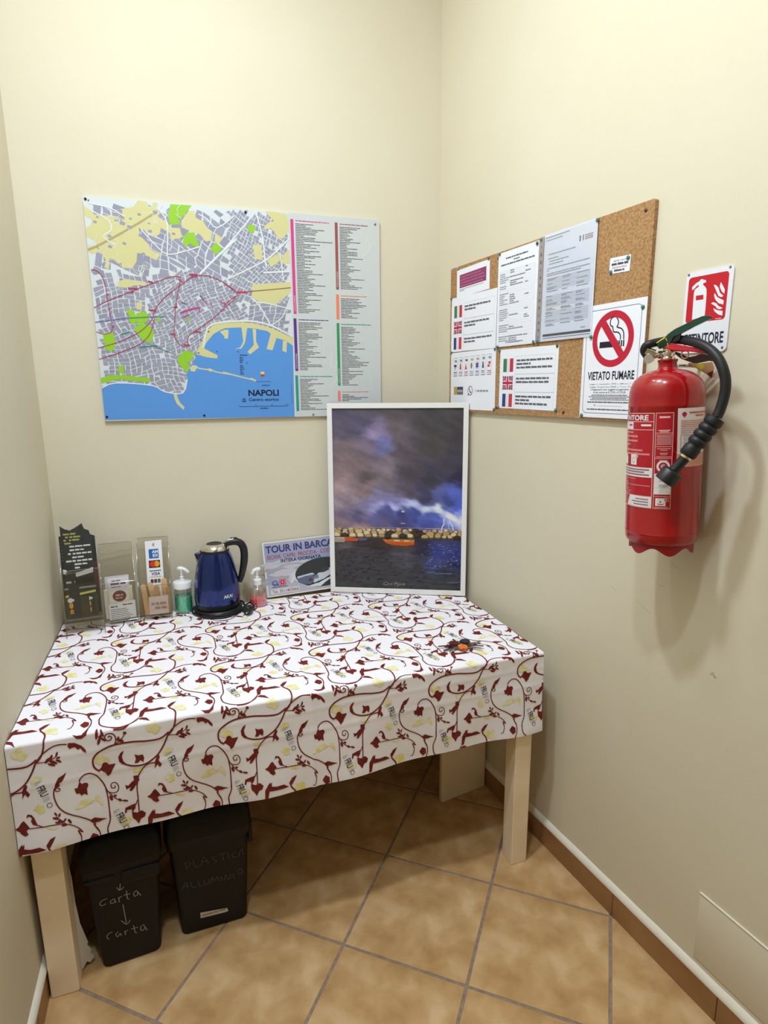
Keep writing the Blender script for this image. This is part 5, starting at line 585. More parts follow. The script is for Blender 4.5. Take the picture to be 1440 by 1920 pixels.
# emergency numbers
t, w_, h_, p = paper('emergency_number_sheet', 'sos', .0004, 'white sheet with a row of seven small emergency signs, lower left of the board')
cols = [(70, 62, 120), (190, 60, 60), (210, 70, 60), (120, 120, 126), (52, 66, 150), (74, 84, 90), (210, 60, 80)]
for k in range(7):
    x = .018+.0385*k; y0, y1 = h_-.088, h_-.02+.002*k*.3
    p.box(x, x+.029, y0, y1, .0011, (150, 140, 146)); p.rect(x+.001, x+.006, y0, y1, (238, 239, 246), 2); p.rect(x+.003, x+.028, y0-.001, y0+.0005, (96, 92, 100), 3)
    p.words(x+.011, x+.026, y1-.016, .008, [(140, 130, 140), (150, 130, 140), (90, 86, 110), (196, 150, 136), (206, 160, 130), (120, 150, 150), (110, 168, 180)][k], rnd, 3, (5, 6))
    c = (x+.015, (y0+y1)/2)
    if k == 0: p.poly(circ(c[0], c[1]+.004, .0105, 10, .005), cols[0], 3); p.rect(c[0]-.002, c[0]+.002, c[1]-.012, c[1]+.004, cols[0], 3)
    elif k == 4:
        for a in (0, 60, 120): p.stroke([(c[0]-.0105*math.cos(R(a+90)), c[1]-.013*math.sin(R(a+90))), (c[0]+.0105*math.cos(R(a+90)), c[1]+.013*math.sin(R(a+90)))], .005, cols[4], 3)
    elif k == 6: p.poly([(c[0]-.010, c[1]-.009), (c[0]+.003, c[1]-.009), (c[0]+.010, c[1]+.01), (c[0]-.003, c[1]+.01)], cols[6], 3); p.rect(c[0]-.001, c[0]+.001, c[1]-.004, c[1]+.004, (240, 230, 232), 4); p.rect(c[0]-.004, c[0]+.004, c[1]-.001, c[1]+.001, (240, 230, 232), 4)
    elif k == 2: p.poly([(c[0]-.007, c[1]-.012), (c[0]+.007, c[1]-.012), (c[0]+.003, c[1]), (c[0], c[1]+.012), (c[0]-.003, c[1])], cols[2], 3)
    elif k == 3: p.poly(circ(c[0], c[1], .006, 10, .011), cols[3], 3)
    else: p.poly([(c[0]-.006, c[1]-.011), (c[0]+.006, c[1]-.011), (c[0]+.004, c[1]+.004), (c[0]+.002, c[1]+.012), (c[0]-.003, c[1]+.012), (c[0]-.004, c[1]+.003)], cols[k], 3)
    p.words(x+.006, x+.026, y0+.012, .003, cols[k], rnd, 3); p.words(x+.005, x+.027, y0+.006, .0026, GREY, rnd, 3)
p.rect(.025, .092, .056, .086, (116, 106, 104)); p.rect(.052, .092, .076, .086, (58, 68, 130), 2); p.rect(.025, .05, .056, .086, (190, 162, 84), 2); p.rect(.052, .088, .066, .074, (176, 172, 166), 2)
p.ring(circ(.143, .071, .0165, 28, .0175), circ(.143, .071, .0138, 28, .0148), (88, 80, 104)); p.poly([(.129, .064), (.1265, .052), (.138, .0565)], (88, 80, 104)); p.stroke([(.1375, .079), (.1385, .072), (.143, .0665), (.149, .0645)], .0042, (88, 80, 104), 2, smooth=4); p.rect(.135, .14, .076, .081, (88, 80, 104), 2); p.rect(.1465, .1515, .062, .067, (88, 80, 104), 2)
p.text('+39', .172, .066, .0085, (150, 166, 158), 2); p.words(.192, .272, .0665, .0075, (150, 166, 158), rnd, 2, (2, 4)); p.build('print', PINK, t)
# small note
t, w_, h_, p = paper('wifi_note', 'note', .0004, 'small curled white note with two pins on bare cork')
p.text('RETE WI-FI', w_/2, h_-.0115, .0046, (120, 116, 124), 2, align='c', w=w_*.62); p.text('PASSWORD', w_/2, h_-.0279, .0048, (168, 92, 110), 2, align='c', w=w_*.7)
p.words(w_*.1, w_*.9, h_-.0197, .0055, (80, 78, 88), rnd, 2, (5, 9)); p.words(w_*.25, w_*.75, h_-.0355, .005, (90, 88, 98), rnd)
p.build('lettering', PINK, t)
# no smoking sign
t, w_, h_, p = paper('no_smoking_sign', 'smoke', .0011, 'white no smoking sign with a red barred circle, lower right of the board', 'sign', thick=.0014)
INK = (34, 30, 44); RED = (196, 34, 58)
p.ring(rrect(.011, w_-.014, .012, h_-.014, .014), rrect(.0123, w_-.0153, .0133, h_-.0153, .0128), (86, 86, 100))
CX, CY = w_*.502, h_-.0945; RO, RI = .0735, .0553
p.ring(circ(CX, CY, RO, 56), circ(CX, CY, RI, 56), RED)
a1 = R(129); dx, dy = math.cos(a1), math.sin(a1); nx_, ny_ = -dy*.0105, dx*.0105
p.poly([(CX+dx*RI*1.04+nx_, CY+dy*RI*1.04+ny_), (CX-dx*RI*1.04+nx_, CY-dy*RI*1.04+ny_), (CX-dx*RI*1.04-nx_, CY-dy*RI*1.04-ny_), (CX+dx*RI*1.04-nx_, CY+dy*RI*1.04-ny_)], RED, 3)
p.rect(CX-.0455, CX+.021, CY-.0215, CY-.0055, INK, 2)
for k in (.026, .0335, .041): p.rect(CX+k-.003, CX+k+.0015, CY-.0215, CY-.0055, INK, 2)
for L_ in ([(.028, .0), (.027, .012), (.018, .02), (.004, .022), (0, .030), (-.001, .036)], [(.04, .0), (.038, .018), (.03, .028), (.018, .032), (.013, .034)], [(-.001, .036), (-.009, .04), (-.011, .05), (-.007, .058), (.001, .062)], [(.013, .034), (.018, .042), (.017, .05), (.011, .058)]): p.stroke([(CX+x, CY+y-.004) for x, y in L_], .0032, INK, 2, smooth=5)
p.text('VIETATO FUMARE', CX, .1045, .0225, INK, 2, w=.168, bold=.022, align='c')
y = .091
for s_, h2, ww, b in (('Legge 11 novembre 1975 n. 584 art. 7', .0034, .15, 0), ('Legge 16 gennaio 2003 n. 3 art. 51', .0034, .148, 0), ('I trasgressori sono soggetti al pagamento', .005, .14, .008), ('di una somma da € 27,50 a € 275,00', .0052, .118, .008)): p.text(s_, CX, y, h2, DK, 2, w=ww, align='c', bold=b); y -= .0078
for ww in (.13, .152, .125, .14): p.words(CX-ww/2, CX+ww/2, y+.0015, .0022, (110, 110, 122), rnd); y -= .0042
p.words(CX-.08, CX+.08, y-.0015, .0034, DK, rnd); y -= .0105; p.text('SIG.', CX-.055, y, .004, DK, 2, bold=.006); p.rect(CX-.04, CX+.05, y, y+.0006, (130, 130, 140)); p.words(CX-.08, CX+.08, y-.011, .0034, DK, rnd)
p.build('print', PINK, t)
# drawing pins
PIN = ['green drawing pin at the upper left of the upper flags notice', 'brown drawing pin at the top right corner of the plum banner sheet', 'green drawing pin at the top left corner of the typed form', 'dark grey drawing pin at the top right corner of the typed form',
 'green drawing pin at the top of the punched sleeve strip', 'green drawing pin at the top right corner of the tall sleeved sheet', 'green drawing pin on the right corner of the small note', 'blue drawing pin on the lower left corner of the small note', 'green drawing pin on the right edge of the no smoking sign',
 'green drawing pin between the tall sleeved sheet and the red circle', 'green drawing pin at the lower right corner of the typed form', 'green drawing pin at the foot of the punched sleeve strip', 'green drawing pin at the lower left corner of the typed form', 'dark green drawing pin at the top right of the lower flags notice',
 'green drawing pin at the top left of the emergency signs sheet', 'green drawing pin at the lower right of the emergency signs sheet', 'blue drawing pin at the lower left of the lower flags notice', 'green drawing pin at the lower right of the lower flags notice', 'green drawing pin at the lower left of the no smoking sign', 'grey drawing pin at the top left corner of the plum banner sheet',
 'green drawing pin at the top left of the lower flags notice', 'green drawing pin at the top right of the emergency signs sheet']
PC = {1: (112, 84, 62), 3: (74, 76, 78), 7: (62, 120, 138), 16: (112, 132, 150), 19: (160, 156, 150), 13: (58, 92, 84)}
def pin_me(c):
    bm = BM(); lathe(bm, [(0, -.004), (.0008, -.0035), (.0008, 0), (.0052, 0), (.0056, .0012), (.0046, .0028), (.0024, .0038), (0, .0042)], 14)
    return obj('drawing_pin', bm, mat('pin_%s' % ('green' if c == (46, 118, 104) else '_'.join(map(str, c))), c, .3, coat=.4), None, 40)
protos = {}
for k, (x, y) in enumerate(BRD['pins']):
    c = PC.get(k, (46, 118, 104))
    if c not in protos: o = protos[c] = pin_me(c)
    else: o = protos[c].copy(); col.objects.link(o)
    o.matrix_world = WBD@Matrix.Translation((x, y, .0124+(.0042 if k in (2, 3, 4, 5, 9, 10, 11, 12) else .0028 if k in (8, 18, 0) else .0012)))
    tag(o, PIN[k], 'drawing pin', 'drawing pins on the cork board')

# ------------------------------------------------------------------ extinguisher sign
S0, S1, SZ0, SZ1 = 1.1752, 1.2944, 1.6560, 1.8385; WS = WR@Matrix.Translation((S0, SZ0, 0)); sw, sh = S1-S0, SZ1-SZ0
t = thing('extinguisher_sign', 'red and white metal extinguisher sign on the wall right of the cork board', 'sign', WS)
bm = BM(); prism(bm, rrect(0, sw, 0, sh, .011), .0008, .0036); obj('plate', bm, mat('enamelled_white_plate', (232, 234, 240), .35, coat=.3), t)
p = Print(lambda x, y, z: (x-S0, y-SZ0, z+.0036)); p.poly(rrect(1.1822, 1.2838, 1.7252, 1.827, .008), (200, 34, 46), 1); WH = (236, 236, 240)
p.poly(SGN['ext'], WH, 2); p.poly(SGN['win'], (200, 34, 46), 3); [p.poly(f, WH, 2) for f in SGN['fl']]
p.text('ESTINTORE', 1.1840, 1.6760, .0245, (44, 40, 62), 2, w=.1008, bold=.025); p.words(1.261, 1.277, 1.7272, .0022, (240, 180, 180), rnd); p.build('print', print_mat('sign_ink', .35), t)
for x, y in SGN['scr']+[(1.1815, 1.662)]: screw(t, x-S0, y-SZ0, .0036, .0028, mzs)
# ------------------------------------------------------------------ framed picture leaning in the corner
FY, FT, FW, FH = -.4377, .026, .5488, .7623
bk = Vector((-math.sin(FY), math.cos(FY), 0)); FM = frame((-.4938-.0018, -.0516-.0036, QZ+.0036), (math.cos(FY), math.sin(FY), 0), UPV*math.cos(FT)+bk*math.sin(FT))
t = thing('framed_picture', 'large white framed photograph of a stormy harbour leaning in the corner on the table', 'picture', FM)
mfr = mat('white_frame_lacquer', (240, 238, 236), .35, coat=.2)
B_ = .0195; o_ = [(0, 0), (FW, 0), (FW, FH), (0, FH)]; i_ = [(B_, B_), (FW-B_, B_), (FW-B_, FH-B_), (B_, FH-B_)]
for k in range(4):
    j = (k+1) % 4; bm = BM(); prism(bm, [o_[k], o_[j], i_[j], i_[k]], -.013, .001)
    bmesh.ops.bevel(bm, geom=[e for e in bm.edges], offset=.0008, segments=1, affect='EDGES'); obj('frame_rail', bm, mfr, t)
bm = BM(); box(bm, B_-.004, FW-B_+.004, B_-.004, FH-B_+.004, -.0125, -.0095); obj('backing', bm, mat('brown_hardboard', (120, 92, 66), .8), t)
PW, PH = FW-2*B_, FH-2*B_
ctl = [(0, 0, 74, 70, 90), (.25, .02, 84, 78, 94), (.5, 0, 80, 74, 82), (.75, .05, 70, 67, 72), (1, 0, 64, 62, 66), (.05, .12, 86, 78, 96), (.2, .1, 84, 80, 108), (.33, .15, 138, 124, 160), (.38, .2, 104, 104, 152), (.28, .2, 110, 98, 118), (.1, .22, 112, 96, 104), (.5, .12, 92, 82, 88), (.55, .25, 84, 76, 84), (.75, .2, 72, 68, 72), (.95, .22, 60, 58, 66), (.2, .3, 110, 94, 100), (.38, .31, 124, 110, 120), (.1, .33, 122, 104, 110), (.25, .37, 84, 74, 80), (.6, .36, 72, 66, 76), (.08, .42, 150, 126, 132), (.25, .44, 126, 108, 114), (.42, .42, 102, 92, 102), (.55, .45, 84, 76, 90), (.75, .4, 62, 58, 72), (.97, .38, 44, 40, 66), (.9, .33, 60, 58, 72),
       (.05, .5, 140, 122, 134), (.2, .49, 138, 122, 138), (.35, .5, 128, 122, 158), (.5, .5, 118, 112, 156), (.6, .46, 76, 68, 84), (.7, .47, 58, 56, 88), (.82, .46, 84, 92, 150), (.95, .46, 80, 96, 176), (.75, .5, 74, 80, 128), (.88, .5, 66, 76, 140), (1, .5, 74, 96, 186), (.1, .57, 106, 94, 120), (.22, .53, 122, 114, 148), (.35, .535, 150, 148, 198), (.5, .535, 158, 160, 208), (.62, .535, 168, 176, 220), (.72, .55, 200, 208, 236), (.82, .56, 226, 230, 246), (.92, .575, 232, 234, 248), (1, .565, 120, 140, 220), (.95, .53, 74, 92, 186), (.2, .6, 88, 82, 118), (.35, .58, 86, 86, 140), (.45, .57, 72, 74, 130), (.55, .58, 58, 62, 118), (.65, .58, 62, 72, 140), (.72, .6, 78, 92, 168), (.8, .61, 84, 100, 184), (.9, .61, 150, 164, 226), (.97, .61, 204, 206, 232), (.05, .63, 122, 102, 112), (.2, .64, 150, 124, 128), (.4, .64, 90, 84, 120), (.55, .645, 66, 66, 116), (.75, .645, 70, 80, 158), (.9, .645, 96, 110, 194), (1, .645, 190, 190, 214)]
wat = [(0, .72, 70, 58, 66), (.08, .75, 104, 92, 96), (.2, .74, 64, 52, 60), (.4, .73, 74, 56, 58), (.55, .75, 110, 74, 66), (.7, .72, 50, 46, 74), (.85, .72, 74, 78, 140), (1, .72, 62, 66, 120), (.1, .8, 48, 42, 50), (.35, .8, 44, 40, 50), (.55, .78, 78, 74, 88), (.56, .85, 64, 62, 74), (.7, .8, 46, 46, 78), (.85, .78, 58, 72, 150), (.97, .8, 46, 60, 140), (.8, .85, 54, 66, 136), (.95, .86, 36, 44, 96), (.1, .9, 44, 42, 46), (.4, .9, 46, 44, 48), (.65, .9, 48, 48, 58), (.9, .9, 34, 36, 62), (.2, 1, 52, 50, 50), (.5, 1, 56, 54, 54), (.8, 1, 52, 52, 54), (1, 1, 44, 44, 48)]
def idw(u, v, C_, asp):
    sw_ = 0; a = [0, 0, 0]
    for x, y, r_, g_, b_ in C_:
        d = ((u-x)**2*asp+(v-y)**2*1.9)+3e-4; w_ = d**-2.1; sw_ += w_; a[0] += w_*r_; a[1] += w_*g_; a[2] += w_*b_
    return [q/sw_ for q in a]
def nz(x, y, s_): return math.sin(x*s_*1.7+math.sin(y*s_*2.3+1.3)*2+.7)*math.sin(y*s_*2.9+math.sin(x*s_*1.1)*2)
NX, NY = 84, 118; vs_, fs_, cs_ = [], [], []
for j in range(NY+1):
    for i in range(NX+1):
        u, v = i/NX, j/NY; vs_.append((B_+u*PW, B_+(1-v)*PH, -.006))
        if v < .665:
            q1, q2 = u*.75+v*.5, v*1.6-u*.45; uu = u+.03*nz(q1, q2, 5)+.016*nz(q1, q2, 14); vv = v+.022*nz(q2, q1, 6)+.010*nz(q1, q2, 19); c = idw(uu, vv, ctl, .8); k = 1+.09*nz(q1*.7, q2, 8)+.035*nz(q1*.7, q2, 17)
        elif v < .712: c = (58, 48, 42); k = 1
        else: uu = u+.02*nz(u, v*3, 9); c = idw(uu, v+.008*nz(u*.6, v*3, 21), wat, .6); k = .78+.07*nz(u*.5, v*3, 17)+.04*nz(u*.6, v*4, 41)
        cs_.append(lin([min(255, max(0, q*k)) for q in c]))
for j in range(NY):
    for i in range(NX): a = j*(NX+1)+i; fs_.append((a, a+NX+1, a+NX+2, a+1))
me = bpy.data.meshes.new('photograph'); me.from_pydata(vs_, [], fs_); at = me.color_attributes.new('Col', 'FLOAT_COLOR', 'POINT'); at.data.foreach_set('color', [min(1, q*1.45) for c in cs_ for q in (*c, 1.)])
me.materials.append(print_mat('photo_paper', .45, var=(70, .25))); ph = link('photograph', me, t)
p = Print(lambda x, y, z: (B_+x*PW, B_+(1-y)*PH, -.006+z*1.0)); rnd = random.Random(77)
for k in range(26): p.words(rnd.uniform(0, .9), 1, .655+rnd.uniform(-.008, .006), .0022, rnd.choice([(196, 160, 150), (220, 190, 170), (150, 130, 150), (110, 110, 150)]), rnd, 1, (1, 3)) if k < 3 else p.poly(circ(rnd.uniform(0, 1), rnd.uniform(.648, .664), .0025, 6, .0018), (232, 196, 168), 1)
for row, (y0, s_) in enumerate(((.670, .024), (.684, .034), (.699, .030))):
    x = -.01
    while x < 1.0:
        r_ = s_*rnd.uniform(.75, 1.25); cx = x+r_*.9; yy = y0+rnd.uniform(-.005, .006); dark = .62 < cx < .7 or rnd.random() < .14
        b_ = (70, 56, 44) if dark else rnd.choice([(226, 198, 150), (206, 174, 124), (240, 216, 172), (188, 158, 114)])
        pts = [(min(1, max(0, cx+r_*math.cos(R(a))*rnd.uniform(.8, 1.1))), min(.711, yy+r_*.52*math.sin(R(a))*rnd.uniform(.8, 1.1))) for a in range(0, 360, 45)]
        p.poly(pts, [q*.5 for q in b_], 2+row*2); p.poly([(min(1, max(0, q[0]-.003)), q[1]-.004) for q in [(cx+(x_-cx)*.78, yy+(y_-yy)*.72) for x_, y_ in pts]], b_, 3+row*2); x += r_*1.75
OR = (232, 124, 42)
p.poly([(.385, .715), (.46, .722), (.62, .720), (.636, .716), (.632, .746), (.56, .751), (.46, .748), (.41, .735)], OR, 9); p.poly([(.40, .727), (.633, .733), (.632, .747), (.46, .748)], (206, 92, 34), 10); p.poly([(.47, .719), (.52, .719), (.52, .726), (.48, .726)], (246, 206, 150), 11); p.poly([(.55, .72), (.6, .72), (.59, .727), (.56, .727)], (246, 206, 150), 11); p.rect(.44, .636, .7165, .7185, (240, 200, 160), 11)
p.poly([(.07, .712), (.195, .714), (.185, .73), (.08, .731)], (214, 84, 46), 9); p.poly([(0, .711), (.085, .716), (.08, .738), (0, .738)], (178, 166, 150), 10); p.rect(0, .08, .712, .716, (224, 214, 200), 11); p.poly([(.19, .712), (.265, .712), (.255, .725), (.2, .727)], (96, 96, 140), 9); p.rect(.02, .15, .708, .711, (210, 150, 110), 11)
for pts in ([(.868, .592), (.862, .61), (.866, .622), (.852, .64), (.846, .66)], [(.905, .592), (.912, .612), (.918, .625), (.93, .638), (.938, .66)], [(.908, .598), (.9, .62), (.904, .655)]): p.stroke(pts, .008 if pts[0][0] != .908 else .003, (236, 238, 252), 12)
p.poly(circ(.545, .559, .012, 10, .0045), (236, 222, 226), 12); [p.poly(circ(.545+q, .6245, .006, 8, .003), (220, 184, 190), 12) for q in (-.012, 0, .012)]
for k in range(170):
    x = rnd.uniform(.68, .98); y = rnd.uniform(.735, .875); d = 1-abs(x-.86)/.2
    if rnd.random() > max(.12, d): continue
    l_ = rnd.uniform(.008, .035); h2 = rnd.uniform(.0007, .0018); p.poly([(x, y), (x+l_*.5, y-h2), (min(.998, x+l_), y), (x+l_*.5, y+h2)], rnd.choice([(124, 142, 214), (96, 116, 200), (160, 172, 232), (76, 96, 180)]), 2)
for k in range(60):
    x = rnd.gauss(.565, .014); y = rnd.uniform(.765, .87); p.rect(x-.01, x+.01, y, y+.0012, (96, 94, 108), 2)
for a, b, y in ((.78, .93, .905), (.88, .99, .955), (.72, .8, .9)): p.poly([(a, y), (b, y-.004), (b, y+.001), (a+.03, y+.004)], (92, 108, 150), 2)
p.build('harbour_print', print_mat('photo_ink', .5), t)
p = Print(lambda x, y, z: (x, y, z-.006)); p.text('Ciro Pipoli', FW*.475, B_+.014, .0145, (150, 150, 152), 8, w=.088, align='c', slant=.3); p.build('signature', print_mat('photo_ink', .5), t)
bm = BM(); box(bm, B_-.003, FW-B_+.003, B_-.003, FH-B_+.003, -.0035, -.0018); obj('glazing', bm, clear_mat('acrylic_glazing', (.985, .985, .985), .012, .2, .03), t)

# ------------------------------------------------------------------ boat tour sign
by = .0; bt = .15; bkb = Vector((-math.sin(by), math.cos(by), 0)); ex = Vector((math.cos(by), math.sin(by), 0)); ey = UPV*math.cos(bt)+bkb*math.sin(bt)
BMX = frame((-.752, -.0425, QZ+.003), ex, ey)@Matrix.Rotation(R(2.2), 4, 'Z'); bw, bh = .36, .222
t = thing('boat_tour_sign', 'laminated boat tour advert standing against the wall, partly behind the white frame', 'sign', BMX)
bm = BM(); prism(bm, rrect(0, bw, 0, bh, .003), -.003, 0); obj('panel', bm, mat('laminated_card', (232, 232, 236), .25, coat=.6), t)
p = Print(); p.rect(.0065, bw-.006, .005, bh-.005, (176, 180, 196), 1)
for a, b, c in ((.12, .2, (158, 168, 198)), (.06, .12, (170, 172, 184)), (.005, .06, (186, 188, 198))): p.rect(.0065, bw-.006, a, min(b, bh-.005), c, 1.5)
rnd = random.Random(31)
for k in range(40):
    x, y = rnd.uniform(.01, .2), rnd.uniform(.05, .14); p.poly([(x+rnd.uniform(.01, .03)*math.cos(R(a))*1.6, y+rnd.uniform(.004, .012)*math.sin(R(a))) for a in range(0, 360, 45)], rnd.choice([(196, 196, 204), (170, 172, 188), (204, 200, 206), (182, 178, 188)]), 2)
p.text('TOUR IN BARCA', .012, .178, .0285, (72, 62, 122), 5, w=.276, bold=.03); p.text('ISCHIA  CAPRI  PROCIDA - COSTIERA', .016, .152, .017, (176, 70, 76), 5, w=.298, bold=.008); p.text('INTERA GIORNATA', .068, .134, .0135, (56, 54, 104), 5, w=.165, bold=.03)
EC = (.238, .074); ell = lambda rx, ry, n=44: circ(EC[0], EC[1], rx, n, ry)
p.poly(ell(.118, .06), (58, 62, 64), 4)
p.poly([(.125, .062), (.16, .066), (.19, .07), (.2, .05), (.18, .03), (.15, .034), (.13, .044)], (96, 112, 136), 5); p.poly([(.126, .068), (.19, .076), (.2, .068), (.16, .066), (.13, .06)], (196, 206, 218), 6)
p.poly([(.19, .036), (.2, .056), (.215, .072), (.25, .082), (.3, .1), (.335, .104), (.325, .088), (.28, .068), (.235, .044), (.205, .032)], (206, 210, 216), 6); p.poly([(.195, .034), (.24, .046), (.29, .074), (.325, .09), (.26, .05), (.21, .03)], (60, 58, 62), 7)
p.poly([(.215, .072), (.235, .09), (.255, .094), (.262, .08), (.24, .072)], (70, 68, 76), 7); p.poly([(.262, .084), (.29, .104), (.315, .104), (.3, .092), (.275, .08)], (228, 224, 222), 7); p.rect(.196, .214, .05, .064, (110, 130, 164), 7)
p.poly([(.16, .022), (.2, .03), (.25, .046), (.28, .052), (.24, .03), (.22, .0165)], (222, 226, 232), 6); p.poly([(.17, .05), (.185, .058), (.19, .046), (.175, .04)], (120, 60, 60), 7)
for k in range(26):
    x, y = rnd.uniform(.098, .13), rnd.uniform(.05, .085); p.poly(circ(x, y, .008, 7), rnd.choice([(214, 212, 220), (222, 220, 226), (204, 204, 216)]), 3)
p.poly(circ(.036, .054, .0125, 20, .0115), (92, 110, 176), 6); p.poly([(.028, .056), (.036, .062), (.044, .058), (.04, .05), (.032, .052)], (150, 166, 204), 7); p.poly(circ(.047, .046, .004, 10), (80, 90, 160), 7)
for r_, c in ((.0125, (206, 62, 92)), (.0098, (232, 214, 220)), (.0088, (206, 62, 92)), (.0062, (232, 214, 220)), (.0048, (206, 62, 92)), (.0026, (232, 214, 220))): p.poly(rrect(.066-r_, .066+r_, .055-r_, .055+r_, r_*.35) if r_ > .007 else circ(.066, .055, r_, 16), c, 6+(.0125-r_)*200)
p.words(.024, .085, .036, .004, (96, 96, 120), rnd, 5); p.rect(.016, .13, .01, .03, (222, 222, 228), 3); p.text('Tel. 3511403066', .022, .0135, .0135, (150, 62, 66), 5, w=.106, bold=.008)
p.build('print', print_mat('laminated_ink', .22, coat=.7), t)

# ------------------------------------------------------------------ fire extinguisher
TC = Vector((-.6849, -.7286, 0)); RT = Vector((.7286, -.6849, 0)); tl_ = .043
XU = (UPV*math.cos(tl_)-RT*math.sin(tl_)); EO = Vector((.0355, -1.2385, 1.196))+RT*.0112
EM = frame(EO, RT*math.cos(tl_)+UPV*math.sin(tl_), -TC)    # local x right, y away from the viewer ...
EM = Matrix(((EM[0][0], EM[0][1], XU.x, EO.x), (EM[1][0], EM[1][1], XU.y, EO.y), (EM[2][0], EM[2][1], XU.z, EO.z), (0, 0, 0, 1)))
ext = thing('fire_extinguisher', 'red powder fire extinguisher with a black hose hung on the right wall', 'fire extinguisher', EM)
RR = .0800
mr = mat('glossy_red_enamel', (160, 3, 14), .25, coat=.6, spec=.4); mr2 = mat('satin_red_plastic', (190, 26, 44), .4)
mch = mat('chrome', (226, 222, 214), .16, 1.0); mblk = mat('black_rubber', (26, 27, 30), .48, spec=.4); mbk2 = mat('black_plastic', (22, 22, 25), .42)
bm = BM(); lathe(bm, [(.06, .022), (.07, .024), (.0765, .029), (.0795, .036), (RR, .046), (RR, .0505), (RR+.0008, .052), (RR, .0535), (RR, .340), (RR+.0008, .342), (RR, .3445), (RR-.0004, .362), (.0788, .374), (.076, .386), (.0715, .396), (.064, .4055), (.053, .413), (.040, .4185), (.028, .4215), (.0215, .423), (.0195, .426), (.0195, .438), (.0212, .4395), (.0212, .4435), (.018, .4445), (0, .4445)], 160)
obj('cylinder', bm, mr, ext, 50)
bm = BM(); n = 120; rows = []
for r_, kk in ((.0705, None), (.0705, 0), (.0675, 0), (.0675, None)):
    rows.append([bm.verts.new((r_*math.sin(2*math.pi*k/n), -r_*math.cos(2*math.pi*k/n), .032 if kk is None else .0185-.0165*(.5+.5*math.cos(6*(2*math.pi*k/n-R(17)))))) for k in range(n)])
for A, Bq in zip(rows, rows[1:]):
    for k in range(n): bm.faces.new((A[k], A[(k+1) % n], Bq[(k+1) % n], Bq[k]))
obj('base_skirt', bm, mat('dark_red_plastic', (150, 16, 30), .4), ext, 60)
def cylfn(x, y, z): a = R(x); rr = RR+.0003+z; return (rr*math.sin(a), -rr*math.cos(a), y)
PK = (238, 186, 182); WT = (232, 226, 226); LR = (178, 20, 38)
p = Print(cylfn); deg = lambda m: m/RR/math.pi*180
def cr(x0, x1, y0, y1, c, l=1): p.rect(x0, x1, y0, y1, c, l, max(1, int(abs(x1-x0)/4)+1))
def cb(x0, x1, y0, y1, t_, c, l=2): cr(x0, x1, y0, y0+t_, c, l); cr(x0, x1, y1-t_, y1, c, l); d = deg(t_); cr(x0, x0+d, y0, y1, c, l); cr(x1-d, x1, y0, y1, c, l)
rnd = random.Random(9); A0, A1 = -112, -15.5; Y0, Y1 = .1145, .3285
cr(A0, A1, Y0, Y1, LR, 1); cb(A0, A1, Y0, Y1, .0014, PK, 4)
for y in (.3085, .2905, .1405): cr(A0, A1, y, y+.0013, PK, 3)
p.text('ESTINTORE', A1-9, .3125, .0115, WT, 5, w=deg(.098), bold=.03, align='r')
p.poly([(A0, .292), (-55, .292), (-46, .3082), (A0, .3082)], WT, 3); [p.poly([(a, .292), (a+8, .292), (a+8, .3082), (a, .3082)], WT, 3) for a in range(-110, -58, 8)]; p.words(-66, -57, .3005, .003, LR, rnd, 6, (12, 20)); p.rect(-37, -20, .2992, .3035, WT, 4, 4)
for y, x1 in ((.283, -54), (.274, -43), (.264, -43), (.2555, -60), (.243, -33), (.2345, -21)): p.rect(-100, x1, y, y+.0042, (222, 130, 132), 4, 12)
cr(A0, A1, .1845, .2065, WT, 3)
for k, (y, x1) in enumerate(((.2, -21), (.1945, -29), (.1885, -21))): p.rect(-96, x1, y, y+.0032, (150, 110, 118), 5, 10)
for k, x1 in enumerate((-45, -70, -64, -19, -66, -60, -55, -58)): p.rect(-100, x1, .1785-.0048*k, .1807-.0048*k, (214, 120, 124), 4, 10)
p.poly([(-34, .1418-.0262), (A1-1, .1418-.0262), (A1-1, .1418-.001), (-58, .1418-.001), (-66, .1418-.0262)], WT, 3) if False else [cr(a, a+4, .1162, .1404, WT, 3) for a in range(-56, -17, 4)]
p.poly([(-66, .1162), (-56, .1162), (-56, .1404), (-59, .1404)], WT, 3)
for k, x0 in enumerate((-44, -52, -48)): p.rect(x0, -21, .133-.0062*k, .1356-.0062*k, (150, 120, 128), 5, 5)
cr(-58, -44, .2115, .2365, WT, 3); cr(-47, -41, .2275, .2395, LR, 4); cb(-47, -41, .2275, .2395, .0011, PK, 5); p.text('B', -44.2, .2295, .0075, WT, 6, align='c', bold=.02, sx=deg(1)); p.poly([(-55, .224), (-51, .2295), (-46.5, .222), (-51, .2135)], LR, 4); p.rect(-53.5, -49, .2215, .223, WT, 5); p.rect(-51.8, -50.8, .218, .2265, WT, 5)
p.rect(-88, -69, .2115, .238, WT, 3, 5); p.text('A', -71, .229, .0075, LR, 6, align='c', bold=.02, sx=deg(1))
B0, B1 = -13.6, 12.2; cr(B0, B1, Y0, Y1, LR, 1); cb(B0, B1, Y0, Y1, .0012, PK, 4)
for y in (.2835, .254, .228, .1425): cr(B0, B1, y, y+.0011, PK, 3)
p.words(-8, 7, .3165, .0045, PK, rnd, 5, (700, 900)); p.rect(-8, 7, .319, .3205, PK, 5)
p.rect(-9, 8, .289, .291, PK, 5, 2); p.rect(-7, 6, .286, .288, PK, 5, 2)
for k in range(7): p.rect(-11.5+.4*(k % 3), 10.5-.5*(k % 2), .279-.0034*k, .2808-.0034*k, (226, 150, 150), 5, 4)
